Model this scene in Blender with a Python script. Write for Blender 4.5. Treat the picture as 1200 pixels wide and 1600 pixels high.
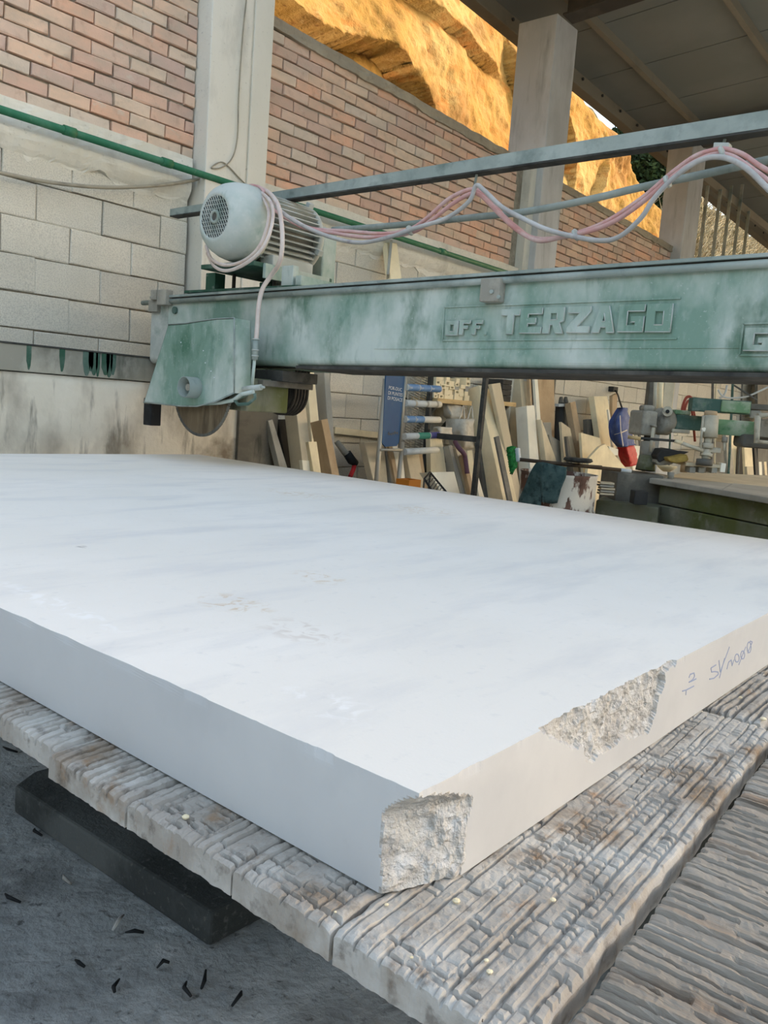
import bpy, bmesh, math, random
import numpy as np
from mathutils import Vector, Matrix

S = bpy.context.scene
for _o in list(bpy.data.objects):
    bpy.data.objects.remove(_o, do_unlink=True)
COL = S.collection

# ------------------------------------------------------------------ camera
CAM = np.array([0.0, 0.0, 1.2])
FPX = 1301.07
R = np.array([[0.6413867867, -0.0500164008, 0.7655856252],
              [-0.7637240939, -0.1367429806, 0.6308937040],
              [0.0731334279, -0.9893430734, -0.1259038713]])   # columns: image right, image down, forward
cam_data = bpy.data.cameras.new('camera')
cam = bpy.data.objects.new('camera', cam_data)
COL.objects.link(cam)
cam_data.sensor_fit = 'VERTICAL'
cam_data.sensor_height = 36.0
cam_data.lens = 36.0 * FPX / 1600.0
cam_data.clip_start = 0.02
cam_data.clip_end = 300
_m = Matrix.Identity(4)
for _i in range(3):
    _m[_i][0] = R[_i, 0]; _m[_i][1] = -R[_i, 1]; _m[_i][2] = -R[_i, 2]; _m[_i][3] = CAM[_i]
cam.matrix_world = _m
S.camera = cam

# ------------------------------------------------------------------ sky, sun, exposure
S.view_settings.view_transform = 'Standard'
S.view_settings.look = 'None'
S.view_settings.gamma = 1.0
S.view_settings.use_curve_mapping = False
S.view_settings.exposure = 1.22
w = bpy.data.worlds.new('world'); S.world = w; w.use_nodes = True
nt = w.node_tree; nt.nodes.clear()
_out = nt.nodes.new('ShaderNodeOutputWorld'); _bg = nt.nodes.new('ShaderNodeBackground')
SUN_EL, SUN_AZ = math.radians(27), math.radians(-42)      # the sun stands beyond the shed roof, low over +X / -Y
_sk = nt.nodes.new('ShaderNodeTexSky'); _sk.sky_type = 'NISHITA'; _sk.sun_disc = False
_sk.sun_elevation = SUN_EL; _sk.sun_rotation = math.pi / 2 - SUN_AZ
_sk.air_density = 1.0; _sk.dust_density = 1.6; _sk.ozone_density = 0.6
_mx = nt.nodes.new('ShaderNodeMix'); _mx.data_type = 'RGBA'; _mx.blend_type = 'MULTIPLY'; _mx.inputs[0].default_value = 1.0
_mx.inputs[7].default_value = (1.13, 1.0, 0.815, 1)        # warm tint on the sky in place of white balance
nt.links.new(_sk.outputs[0], _mx.inputs[6]); nt.links.new(_mx.outputs[2], _bg.inputs['Color']); nt.links.new(_bg.outputs[0], _out.inputs['Surface'])
_bg.inputs['Strength'].default_value = 0.30
sd = bpy.data.lights.new('sun', 'SUN'); sd.energy = 0.36; sd.angle = math.radians(0.6); sd.color = (1.0, 0.93, 0.76)
sun = bpy.data.objects.new('sun', sd); COL.objects.link(sun)
sun.location = (12, -10, 14)
_dir = Vector((math.cos(SUN_EL) * math.cos(SUN_AZ), math.cos(SUN_EL) * math.sin(SUN_AZ), math.sin(SUN_EL)))
sun.rotation_euler = _dir.to_track_quat('Z', 'Y').to_euler()

# ------------------------------------------------------------------ measuring helpers: a pixel of the photo laid on a real plane
def ray(x, y): return R @ np.array([x - 600.0, y - 800.0, FPX])
def PX(x, y, X): r = ray(x, y); return Vector(CAM + r * (X / r[0]))
def PY(x, y, Y): r = ray(x, y); return Vector(CAM + r * (Y / r[1]))
def PZ(x, y, Z): r = ray(x, y); return Vector(CAM + r * ((Z - 1.2) / r[2]))
def PD(x, y, d): return Vector(CAM + ray(x, y) * d / FPX)
rnd = random.Random(7)

# ------------------------------------------------------------------ noise
def _hash(ix, iy, seed):
    h = (ix.astype(np.int64) * 374761393 + iy.astype(np.int64) * 668265263 + seed * 974711 + 1274126177) & 0xffffffff
    h = ((h ^ (h >> 13)) * 1274126177) & 0xffffffff
    h = (h ^ (h >> 16)) & 0xffff
    return h / 65535.0
def vnoise(x, y, seed=0):
    x = np.asarray(x, float); y = np.asarray(y, float)
    ix = np.floor(x); iy = np.floor(y); fx = x - ix; fy = y - iy
    fx = fx * fx * (3 - 2 * fx); fy = fy * fy * (3 - 2 * fy)
    a = _hash(ix, iy, seed); b = _hash(ix + 1, iy, seed); c = _hash(ix, iy + 1, seed); d = _hash(ix + 1, iy + 1, seed)
    return (a * (1 - fx) + b * fx) * (1 - fy) + (c * (1 - fx) + d * fx) * fy - 0.5
def fbm(x, y, seed=0, octv=4, gain=0.5):
    t = 0; amp = 1.0; f = 1.0
    for k in range(octv):
        t = t + amp * vnoise(np.asarray(x) * f, np.asarray(y) * f, seed + k * 17); amp *= gain; f *= 2.03
    return t

# ------------------------------------------------------------------ mesh helpers
def tag(o, label=None, cat=None, group=None, kind=None):
    if label: o['label'] = label
    if cat: o['category'] = cat
    if group: o['group'] = group
    if kind: o['kind'] = kind
    return o
def thing(name, label=None, cat=None, loc=(0, 0, 0), group=None, kind=None):
    o = bpy.data.objects.new(name, None); COL.objects.link(o); o.location = loc; o.empty_display_size = 0.1
    return tag(o, label, cat, group, kind)
def wloc(o):
    v = Vector((0, 0, 0))
    while o: v = v + o.location; o = o.parent
    return v
class MB:
    def __init__(s): s.v = []; s.f = []; s.sm = []
    def add(s, vs, fs, smooth=False):
        b = len(s.v); s.v += [tuple(p) for p in vs]; s.f += [tuple(i + b for i in f) for f in fs]; s.sm += [smooth] * len(fs); return s
    def hexa(s, p):   # 8 corners: bottom ring 0-3, top ring 4-7
        return s.add(p, [(3, 2, 1, 0), (4, 5, 6, 7), (0, 1, 5, 4), (1, 2, 6, 5), (2, 3, 7, 6), (3, 0, 4, 7)])
    def box(s, x0, x1, y0, y1, z0, z1):
        return s.hexa([(x0, y0, z0), (x1, y0, z0), (x1, y1, z0), (x0, y1, z0), (x0, y0, z1), (x1, y0, z1), (x1, y1, z1), (x0, y1, z1)])
    def obox(s, c, a, b, d):      # centre and three half vectors
        c, a, b, d = Vector(c), Vector(a), Vector(b), Vector(d)
        return s.hexa([c - a - b - d, c + a - b - d, c + a + b - d, c - a + b - d, c - a - b + d, c + a - b + d, c + a + b + d, c - a + b + d])
    def bar(s, p, q, wx, wy, up=(0, 0, 1)):   # rectangular bar from p to q
        p, q = Vector(p), Vector(q); t = (q - p).normalized(); u = Vector(up)
        if abs(t.dot(u)) > 0.95: u = Vector((1, 0, 0))
        a = t.cross(u).normalized(); b = a.cross(t).normalized()
        return s.obox((p + q) / 2, a * wx / 2, b * wy / 2, (q - p) / 2)
    def prism(s, poly, off):
        n = len(poly); off = Vector(off); vs = [Vector(p) for p in poly]; vs += [p + off for p in vs]
        return s.add(vs, [tuple(range(n))[::-1], tuple(range(n, 2 * n))] + [(i, (i + 1) % n, n + (i + 1) % n, n + i) for i in range(n)])
    def lathe(s, o, axis, prof, n=20, caps=True, smooth=True):   # prof: (distance along axis, radius)
        o = Vector(o); t = Vector(axis).normalized(); u = Vector((0, 0, 1)) if abs(t.z) < 0.9 else Vector((1, 0, 0))
        a = t.cross(u).normalized(); b = t.cross(a); vs = []; fs = []
        for d, r in prof:
            for i in range(n):
                q = 2 * math.pi * i / n; vs.append(o + t * d + (a * math.cos(q) + b * math.sin(q)) * r)
        for k in range(len(prof) - 1):
            for i in range(n):
                j = (i + 1) % n; fs.append((k * n + i, k * n + j, (k + 1) * n + j, (k + 1) * n + i))
        s.add(vs, fs, smooth)
        if caps:
            m = len(s.v) - len(vs); s.f.append(tuple(m + i for i in range(n))[::-1]); s.f.append(tuple(m + (len(prof) - 1) * n + i for i in range(n))); s.sm += [False, False]
        return s
    def cyl(s, p, q, r, r2=None, n=14):
        p, q = Vector(p), Vector(q); return s.lathe(p, q - p, [(0, r), ((q - p).length, r if r2 is None else r2)], n)
    def tube(s, pts, r, n=8):
        pts = [Vector(p) for p in pts]; vs = []; fs = []; u = None
        for i, p in enumerate(pts):
            t = (pts[min(i + 1, len(pts) - 1)] - pts[max(i - 1, 0)]).normalized()
            if u is None:
                u = t.cross(Vector((0, 0, 1)));
                if u.length < 0.1: u = t.cross(Vector((1, 0, 0)))
            u = (u - t * u.dot(t)).normalized(); b = t.cross(u)
            rr = r[i] if isinstance(r, (list, tuple)) else r
            for k in range(n):
                q = 2 * math.pi * k / n; vs.append(p + (u * math.cos(q) + b * math.sin(q)) * rr)
        for i in range(len(pts) - 1):
            for k in range(n):
                j = (k + 1) % n; fs.append((i * n + k, i * n + j, (i + 1) * n + j, (i + 1) * n + k))
        s.add(vs, fs, True); m = len(s.v) - len(vs)
        s.f.append(tuple(m + k for k in range(n))[::-1]); s.f.append(tuple(m + (len(pts) - 1) * n + k for k in range(n))); s.sm += [False, False]
        return s
    def mesh(s, name, mat, off=(0, 0, 0), fix=True):
        me = bpy.data.meshes.new(name); off = Vector(off)
        me.from_pydata([(p[0] - off.x, p[1] - off.y, p[2] - off.z) for p in s.v], [], s.f)
        me.polygons.foreach_set('use_smooth', s.sm)
        if fix:
            bm = bmesh.new(); bm.from_mesh(me); bmesh.ops.recalc_face_normals(bm, faces=bm.faces); bm.to_mesh(me); bm.free()
        me.materials.append(mat); me.update(); return me
    def build(s, name, mat, parent=None, bevel=0, fix=True):
        if parent is None:
            a = np.array(s.v); off = Vector(((a[:, 0].min() + a[:, 0].max()) / 2, (a[:, 1].min() + a[:, 1].max()) / 2, a[:, 2].min()))
        else: off = wloc(parent)
        o = bpy.data.objects.new(name, s.mesh(name, mat, off, fix)); COL.objects.link(o)
        if parent is None: o.location = off
        else: o.parent = parent
        if bevel:
            m = o.modifiers.new('bevel', 'BEVEL'); m.width = bevel; m.segments = 2; m.limit_method = 'ANGLE'
        return o
def box_thing(name, mat, parent, x0, x1, y0, y1, z0, z1, bevel=0): return MB().box(x0, x1, y0, y1, z0, z1).build(name, mat, parent, bevel)
def spline(pts, n=8):
    P = [Vector(p) for p in pts]; P = [P[0] * 2 - P[1]] + P + [P[-1] * 2 - P[-2]]; out = []
    for i in range(1, len(P) - 2):
        for k in range(n):
            t = k / n; a, b, c, d = P[i - 1], P[i], P[i + 1], P[i + 2]
            out.append(0.5 * ((2 * b) + (c - a) * t + (2 * a - 5 * b + 4 * c - d) * t * t + (3 * b - a - 3 * c + d) * t ** 3))
    out.append(P[-2]); return out
def grid_mesh(name, P, mat, parent=None, skirt=None, smooth=True):
    """P[h, w, 3] grid; skirt = a depth vector: closes the grid into a solid along that vector"""
    h, wd = P.shape[:2]; V = P.reshape(-1, 3); idx = np.arange(h * wd).reshape(h, wd)
    F = np.stack([idx[:-1, :-1], idx[:-1, 1:], idx[1:, 1:], idx[1:, :-1]], -1).reshape(-1, 4)
    nsm = len(F)
    if skirt is not None:
        loop = np.concatenate([idx[0, :], idx[1:, -1], idx[-1, -2::-1], idx[-2:0:-1, 0]])
        if callable(skirt): B = skirt(V[loop])
        else: B = V[loop] + np.asarray(skirt)
        n = len(loop); nb = len(V) + np.arange(n); V = np.concatenate([V, B]); nx = np.roll(np.arange(n), -1)
        F = np.concatenate([F, np.stack([loop, nb, nb[nx], loop[nx]], -1)])
    off = wloc(parent) if parent is not None else Vector((float(V[:, 0].mean()), float(V[:, 1].mean()), float(V[:, 2].min())))
    me = bpy.data.meshes.new(name); V = V - np.array(off)
    me.vertices.add(len(V)); me.vertices.foreach_set('co', V.astype(np.float32).ravel())
    me.loops.add(F.size); me.loops.foreach_set('vertex_index', F.astype(np.int32).ravel())
    me.polygons.add(len(F)); me.polygons.foreach_set('loop_start', np.arange(0, F.size, 4, dtype=np.int32))
    sm = np.zeros(len(F), bool); sm[:nsm] = smooth; me.polygons.foreach_set('use_smooth', sm)
    me.update(calc_edges=True); me.validate(); me.materials.append(mat)
    if skirt is not None and not callable(skirt):
        bm = bmesh.new(); bm.from_mesh(me); lo = [e for e in bm.edges if e.is_boundary]
        if lo: bmesh.ops.contextual_create(bm, geom=lo)
        bm.to_mesh(me); bm.free()
    o = bpy.data.objects.new(name, me); COL.objects.link(o)
    if parent is None: o.location = off
    else: o.parent = parent
    return o

# ------------------------------------------------------------------ materials
def sr(r, g, b):
    f = lambda c: (c / 255 / 12.92) if c / 255 <= 0.04045 else ((c / 255 + 0.055) / 1.055) ** 2.4
    return (f(r), f(g), f(b), 1)
def MAT(name, base, layers=(), rough=0.85, bump=(), metal=0.0, rand=0.0, palette=None):
    """layers: (colour, scale, lo, hi, stretch, amount, detail); bump: (strength, scale, distance, stretch)"""
    m = bpy.data.materials.new(name); m.use_nodes = True; t = m.node_tree; N = t.nodes; L = t.links
    b = N['Principled BSDF']; b.inputs['Roughness'].default_value = rough; b.inputs['Metallic'].default_value = metal
    b.inputs['Specular IOR Level'].default_value = 0.3
    geo = N.new('ShaderNodeNewGeometry'); pos = geo.outputs['Position']
    if palette:
        oi = N.new('ShaderNodeObjectInfo'); cr = N.new('ShaderNodeValToRGB'); cr.color_ramp.interpolation = 'CONSTANT'
        e = cr.color_ramp.elements
        while len(e) < len(palette): e.new(0.5)
        for i, c in enumerate(palette): e[i].position = i / len(palette); e[i].color = sr(*c)
        L.new(oi.outputs['Random'], cr.inputs[0]); col = cr.outputs[0]
    else:
        rgb = N.new('ShaderNodeRGB'); rgb.outputs[0].default_value = sr(*base); col = rgb.outputs[0]
    def noise(scale, stretch, detail=4):
        mp = N.new('ShaderNodeVectorMath'); mp.operation = 'MULTIPLY'; L.new(pos, mp.inputs[0]); mp.inputs[1].default_value = stretch
        nz = N.new('ShaderNodeTexNoise'); nz.inputs['Scale'].default_value = scale; nz.inputs['Detail'].default_value = detail
        nz.inputs['Roughness'].default_value = 0.6; L.new(mp.outputs[0], nz.inputs['Vector']); return nz.outputs['Fac']
    for ly in layers:
        c, sc, lo, hi = ly[:4]; st = ly[4] if len(ly) > 4 else (1, 1, 1); am = ly[5] if len(ly) > 5 else 1.0; de = ly[6] if len(ly) > 6 else 5
        mr = N.new('ShaderNodeMapRange'); L.new(noise(sc, st, de), mr.inputs[0])
        mr.inputs[1].default_value = lo; mr.inputs[2].default_value = hi; mr.inputs[3].default_value = 0; mr.inputs[4].default_value = am
        mx = N.new('ShaderNodeMix'); mx.data_type = 'RGBA'; L.new(mr.outputs[0], mx.inputs[0]); L.new(col, mx.inputs[6]); mx.inputs[7].default_value = sr(*c); col = mx.outputs[2]
    if rand:
        oi = N.new('ShaderNodeObjectInfo'); mr = N.new('ShaderNodeMapRange'); L.new(oi.outputs['Random'], mr.inputs[0])
        mr.inputs[3].default_value = 1 - rand; mr.inputs[4].default_value = 1 + rand
        hs = N.new('ShaderNodeHueSaturation'); L.new(mr.outputs[0], hs.inputs['Value']); L.new(col, hs.inputs['Color']); col = hs.outputs[0]
    L.new(col, b.inputs['Base Color'])
    prev = None
    for bp in bump:
        stg, sc, dist = bp[:3]; st = bp[3] if len(bp) > 3 else (1, 1, 1)
        bn = N.new('ShaderNodeBump'); bn.inputs['Strength'].default_value = stg; bn.inputs['Distance'].default_value = dist
        L.new(noise(sc, st, 6), bn.inputs['Height'])
        if prev: L.new(prev, bn.inputs['Normal'])
        prev = bn.outputs[0]
    if prev: L.new(prev, b.inputs['Normal'])
    return m
DUST = (190, 190, 180)
M = {}
M['brick'] = MAT('brick clay', None, [((178, 166, 148), 3.5, .42, .70, (1, 1, 2), .65), ((120, 84, 66), 14, .55, .75, (1, 1, 1), .35), ((205, 196, 180), 9, .62, .72, (1, 1, 1.5), .6)],
     .92, [(.5, 90, .004), (.5, 14, .008)], palette=[(218, 180, 156), (210, 174, 154), (224, 190, 164), (204, 174, 158), (216, 186, 166), (200, 168, 150), (222, 196, 172), (212, 194, 176), (224, 178, 150)])
M['block'] = MAT('aerated block', (212, 206, 190), [((224, 218, 203), 2.5, .4, .7, (1, 1, 1), .7), ((184, 179, 166), 140, .45, .62, (1, 1, 1), .65, 2), ((214, 208, 194), 5, .58, .72, (1, 1, 2.5), .5)], .95, [(.9, 150, .006), (.3, 20, .006)], rand=.06)
M['mortar'] = MAT('mortar', (142, 134, 120), [((172, 164, 148), 6, .45, .65), ((112, 106, 97), 30, .55, .7, (1, 1, 1), .6)], .95, [(.9, 60, .01), (.6, 14, .02)])
M['concrete'] = MAT('cast concrete', (216, 211, 196), [((226, 221, 208), 1.4, .42, .65, (1, 1, .5)), ((168, 163, 151), 4, .55, .75, (1, 1, .4), .6), ((130, 126, 118), 50, .62, .75, (1, 1, 1), .5)], .9, [(.35, 50, .004), (.35, 7, .01)])
M['concrete_grey'] = MAT('weathered column concrete', (176, 176, 174), [((196, 197, 196), 2.2, .42, .62, (1, 1, .4)), ((138, 136, 132), 5, .55, .75, (2, 2, .3), .7), ((166, 164, 158), 1.1, .56, .70, (1, 1, .6), .5)], .9, [(.35, 40, .005)])
M['runway'] = MAT('stained runway concrete', (214, 208, 192), [((228, 223, 210), 1.8, .45, .65, (1, 1, .8)), ((164, 157, 143), 1.6, .47, .62, (1.6, 1, .8), .85), ((124, 119, 108), 5, .57, .68, (2, 1, .35), .8), ((104, 88, 68), 2.2, .60, .70, (1, 1, 1), .7)], .93, [(.6, 26, .008), (.3, 5, .02)])
M['coping'] = MAT('coping mortar', (158, 148, 130), [((180, 168, 146), 3, .45, .65), ((120, 112, 98), 9, .55, .7, (1, 1, 1), .6)], .95, [(.7, 30, .01)])
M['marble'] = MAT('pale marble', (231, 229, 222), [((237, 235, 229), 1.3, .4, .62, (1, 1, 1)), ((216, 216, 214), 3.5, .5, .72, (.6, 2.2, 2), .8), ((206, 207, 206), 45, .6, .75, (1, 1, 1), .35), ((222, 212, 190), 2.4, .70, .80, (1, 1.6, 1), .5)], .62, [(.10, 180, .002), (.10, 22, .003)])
def stain(m, spots):
    t = m.node_tree; N = t.nodes; L = t.links; b = N['Principled BSDF']; col = b.inputs['Base Color'].links[0].from_socket
    geo = N.new('ShaderNodeNewGeometry')
    for (x, y, rx, ry, c, am) in spots:
        p = PZ(x, y, .84); sb = N.new('ShaderNodeVectorMath'); sb.operation = 'SUBTRACT'; L.new(geo.outputs['Position'], sb.inputs[0]); sb.inputs[1].default_value = p
        ml = N.new('ShaderNodeVectorMath'); ml.operation = 'MULTIPLY'; L.new(sb.outputs[0], ml.inputs[0]); ml.inputs[1].default_value = (1 / rx, 1 / ry, 0)
        ln = N.new('ShaderNodeVectorMath'); ln.operation = 'LENGTH'; L.new(ml.outputs[0], ln.inputs[0])
        nz = N.new('ShaderNodeTexNoise'); nz.inputs['Scale'].default_value = 26; nz.inputs['Detail'].default_value = 5; nz.inputs['Distortion'].default_value = 1.5; L.new(geo.outputs['Position'], nz.inputs['Vector'])
        mr = N.new('ShaderNodeMapRange'); L.new(ln.outputs['Value'], mr.inputs[0]); mr.inputs[1].default_value = 1; mr.inputs[2].default_value = .3; mr.inputs[3].default_value = 0; mr.inputs[4].default_value = 1
        m2 = N.new('ShaderNodeMapRange'); L.new(nz.outputs['Fac'], m2.inputs[0]); m2.inputs[1].default_value = .50; m2.inputs[2].default_value = .62; m2.inputs[3].default_value = 0; m2.inputs[4].default_value = am
        mu = N.new('ShaderNodeMath'); mu.operation = 'MULTIPLY'; L.new(mr.outputs[0], mu.inputs[0]); L.new(m2.outputs[0], mu.inputs[1])
        mx = N.new('ShaderNodeMix'); mx.data_type = 'RGBA'; L.new(mu.outputs[0], mx.inputs[0]); L.new(col, mx.inputs[6]); mx.inputs[7].default_value = sr(*c); col = mx.outputs[2]
    L.new(col, b.inputs['Base Color'])
OCH = (200, 176, 138)
stain(M['marble'], [(365, 943, .06, .10, OCH, .75), (495, 902, .06, .08, OCH, .6), (470, 985, .07, .10, (206, 198, 188), .7), (655, 797, .16, .16, OCH, .45), (470, 772, .12, .22, OCH, .45), (510, 1100, .05, .10, (244, 244, 242), .6), (130, 855, .02, .02, (120, 118, 114), .9), (90, 945, .03, .25, (246, 246, 244), .7)])
M['marble_side_shade'] = MAT('sawn marble edge with painted shade', (203, 203, 202), [((212, 212, 210), 2.0, .42, .62), ((192, 193, 193), 4.5, .5, .7, (1, 1, 1), .7), ((196, 197, 197), 60, .62, .78, (1, 1, 1), .4)], .55, [(.06, 120, .002)])  # colour lowered so the sides read as less lit than the top
M['marble_broken'] = MAT('broken marble', (222, 218, 210), [((196, 190, 182), 26, .45, .62, (1, 1, 1), .8), ((240, 238, 234), 40, .5, .68), ((168, 160, 150), 9, .58, .72, (1, 1, 1), .55)], .7, [(1, 60, .012), (.8, 160, .006)])
M['wood'] = MAT('weathered timber', (164, 157, 147), [((190, 186, 178), 9, .42, .62, (1, 1, 1)), ((128, 106, 80), 8, .56, .70, (1, 1, 1), .75), ((160, 124, 88), 16, .62, .76, (1, 1, 1), .75), ((88, 80, 71), 40, .55, .7, (1, 1, 1), .6), ((190, 186, 178), 24, .62, .74, (1, 1, 1), .6)], .9, [(.5, 220, .002), (.5, 60, .003)])
M['wood_grain'] = MAT('weathered slatted timber', (148, 140, 128), [((166, 158, 146), 5, .42, .62, (3, .4, 1)), ((152, 114, 78), 6, .57, .72, (4, .35, 1), .65), ((92, 80, 68), 18, .55, .7, (6, .5, 1), .7), ((188, 182, 172), 14, .62, .74, (3, .5, 1), .6)], .9, [(.6, 120, .003, (4, .4, 1))])
M['floor'] = MAT('wet slurry floor', (164, 165, 162), [((206, 207, 204), .9, .46, .60), ((120, 120, 117), 1.7, .52, .66, (1, 1, 1), .9), ((204, 204, 200), 4, .58, .66, (1, 1, 1), .6), ((80, 80, 77), 40, .60, .70, (1, 1, 1), .8)], .55, [(.8, 35, .012), (.5, 8, .02)])
M['stone_dark'] = MAT('dark dusty block', (98, 100, 97), [((64, 66, 64), 3, .45, .62), ((112, 112, 106), 60, .58, .7, (1, 1, 1), .6), ((120, 118, 108), 2.0, .6, .72, (1, 1, 1), .5)], .9, [(.7, 90, .006), (.4, 14, .01)])
GREEN = (70, 104, 88)
M['green'] = MAT('dusty green paint', (122, 150, 134), [((198, 205, 196), 2.4, .41, .62, (1, 1, .7), .9), ((48, 98, 70), 3.6, .56, .68, (1, 1.0, .55), .7), ((178, 186, 182), 16, .54, .74, (1, 1.5, .6), .45), ((76, 112, 96), 12, .58, .74, (1, 1.6, .45), .45), ((200, 204, 200), 90, .62, .74, (1, 1, 1), .5)], .75, [(.25, 60, .003), (.15, 9, .006)])
M['green_dark'] = MAT('deep green paint', (48, 84, 66), [((96, 116, 106), 5, .45, .68), ((140, 146, 138), 18, .58, .72, (1, 1, 1), .6)], .75, [(.2, 60, .003)])  # deeper green of paint runs, motor plates and posts
M['green_pipe'] = MAT('green pipe paint', (44, 108, 76), [((70, 122, 92), 8, .45, .65), ((118, 134, 116), 20, .6, .74, (1, 1, 1), .5)], .6)
M['dusty_steel'] = MAT('dust-coated steel', (140, 150, 143), [((170, 177, 170), 4, .42, .62), ((104, 116, 110), 7, .54, .70, (1, 1, 1), .8), ((92, 112, 102), 2, .55, .7, (1, 1, 1), .5)], .8, [(.25, 60, .003)])
M['cowl'] = MAT('dusty cowl paint', (196, 200, 192), [((176, 188, 180), 5, .46, .66), ((126, 150, 136), 7, .56, .70, (1, 1, .5), .8), ((214, 216, 210), 26, .58, .74, (1, 1, 1), .5)], .85, [(.3, 70, .003)])
M['dusty_light'] = MAT('pale dusted casting', (176, 180, 172), [((196, 198, 190), 7, .45, .65), ((120, 138, 126), 6, .56, .72, (1, 1, 1), .7)], .85, [(.3, 70, .003)])
M['dark_steel'] = MAT('dark grimy steel', (66, 65, 61), [((92, 90, 84), 6, .5, .7), ((44, 44, 42), 10, .52, .68)], .8, [(.3, 50, .004)])
M['rail_steel'] = MAT('stained rail steel', (112, 108, 98), [((84, 82, 76), 2.5, .45, .62, (1, 1, 1.6)), ((146, 140, 126), 5, .56, .7, (1, 1, .7), .8), ((52, 58, 50), 4, .62, .72, (1.5, 1, .4), .8)], .85, [(.4, 30, .006)])
M['rail_face'] = MAT('stained rail face', (150, 147, 134), [((112, 110, 100), 2.5, .45, .60, (1, 1, .6)), ((176, 172, 158), 5, .56, .7, (1, 1, .7), .8), ((72, 80, 68), 3, .58, .68, (1.5, 1, .3), .85)], .85, [(.4, 30, .006)])
M['black'] = MAT('black rubber', (28, 29, 30), [((48, 49, 50), 12, .5, .7)], .7)
M['belt'] = MAT('belt rubber', (62, 59, 54), [((88, 84, 76), 12, .5, .7)], .8)
M['blade'] = MAT('rusty saw blade', (112, 96, 74), [((88, 74, 56), 5, .45, .65, (1, 3, 1)), ((146, 130, 104), 8, .56, .72, (1, 5, .5), .8), ((60, 52, 42), 12, .6, .72, (1, 6, .3), .7)], .6, metal=.3)
M['hose_pink'] = MAT('dusty red hose', (202, 152, 146), [((210, 182, 176), 8, .42, .64), ((184, 122, 116), 12, .58, .74, (1, 1, 1), .7)], .8)
M['hose_pale'] = MAT('dust-whitened hose', (208, 190, 178), [((220, 206, 196), 8, .42, .64), ((196, 158, 148), 7, .58, .74, (1, 1, 1), .7)], .8)
M['hose_grey'] = MAT('dusty grey cable', (176, 172, 168), [((196, 192, 188), 8, .45, .65), ((150, 140, 140), 9, .56, .72)], .8)
M['cable'] = MAT('old wall cable', (158, 150, 132), [((130, 124, 110), 9, .5, .7)], .8)
M['rock'] = MAT('ochre sandstone', (160, 122, 58), [((182, 152, 96), .55, .44, .64, (1, 1, 1), .9), ((122, 84, 38), .7, .52, .66, (1, 1, 1.2), .75), ((150, 102, 44), 2.2, .50, .68, (1, 1, 1), .7), ((128, 84, 36), 3.5, .60, .72, (1, 1, 1), .6), ((200, 168, 112), 5, .60, .72, (1, 1, 1), .5), ((112, 70, 30), 7, .60, .70, (1, 1, .8), .7), ((176, 112, 48), 1.6, .56, .66, (.6, .6, 1.6), .7)], .95, [(.8, 7, .06), (.6, 26, .02)])
M['rock_brown'] = M['rock']
M['roof_panel'] = MAT('grey roof sheet', (128, 130, 122), [((136, 137, 129), .8, .45, .65)], .7)
M['roof_steel'] = MAT('roof purlin steel', (138, 130, 112), [((128, 120, 104), 3, .5, .7)], .8)
M['roof_beam'] = MAT('dark roof beam', (74, 68, 60), [((92, 84, 72), 3, .5, .7)], .8)
M['leaf'] = MAT('dark pine foliage', (44, 62, 38), [((66, 86, 48), 2, .45, .65), ((26, 38, 24), 5, .5, .68)], .9)
M['bark'] = MAT('bark', (92, 80, 66), [((120, 108, 92), 8, .5, .7)], .95)
M['twig'] = MAT('dry twigs', (158, 146, 120), [((190, 180, 152), 3, .45, .65), ((96, 96, 62), 2, .55, .7)], .95)
M['earth'] = MAT('dry slope earth', (92, 82, 62), [((92, 92, 62), 1.4, .45, .62), ((120, 106, 80), 3, .55, .7)], .98, [(.8, 6, .08)])
def stone(name, c, d=18):
    c = tuple(min(242, int(k * 1.12)) for k in c)
    lo = tuple(max(0, k - d) for k in c); hi = tuple(min(255, k + d) for k in c)
    return MAT(name, c, [(hi, 3, .42, .66), (lo, 6, .54, .72, (1, 1, .6), .8), (lo, 60, .6, .75, (1, 1, 1), .5)], .85, [(.25, 50, .004)], rand=.05)
M['st_cream'] = stone('cream stone', (208, 194, 162)); M['st_beige'] = stone('beige stone', (184, 172, 146)); M['st_grey'] = stone('grey stone', (146, 142, 132))
M['st_dark'] = stone('dark stone', (88, 86, 80)); M['st_black'] = stone('black stone', (48, 47, 45), 10); M['st_white'] = stone('white stone', (218, 212, 196), 12)
M['st_brown'] = stone('brown stone', (158, 136, 108)); M['st_speckle'] = stone('speckled granite', (96, 94, 88), 40)
M['plastic_white'] = MAT('white plastic', (204, 206, 202), [((184, 184, 178), 10, .5, .7)], .6)
M['label_blue'] = MAT('pale blue label', (96, 134, 178), [((120, 150, 188), 10, .5, .7)], .6)
M['sign_blue'] = MAT('blue board', (26, 74, 118), [((44, 92, 130), 2.5, .45, .68, (1, 1, .5)), ((80, 104, 118), 14, .6, .75, (1, 1, 1), .5)], .55)
M['label_green'] = MAT('green label', (62, 138, 118), [], .6); M['label_purple'] = MAT('violet label', (84, 84, 138), [], .6)
M['print_white'] = MAT('white print', (206, 212, 214), [], .6)
M['wire'] = MAT('galvanised wire', (168, 164, 152), [], .5, metal=.4)
M['orange'] = MAT('orange plastic', (206, 128, 44), [((170, 100, 40), 10, .5, .7)], .6)
M['red'] = MAT('red cloth', (190, 44, 46), [((150, 34, 38), 14, .5, .66)], .7)
M['navy'] = MAT('blue cloth', (66, 84, 140), [((92, 108, 152), 12, .48, .66)], .75)
M['white_cloth'] = MAT('whitish cloth', (206, 200, 186), [((176, 168, 150), 9, .48, .66)], .85)
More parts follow.
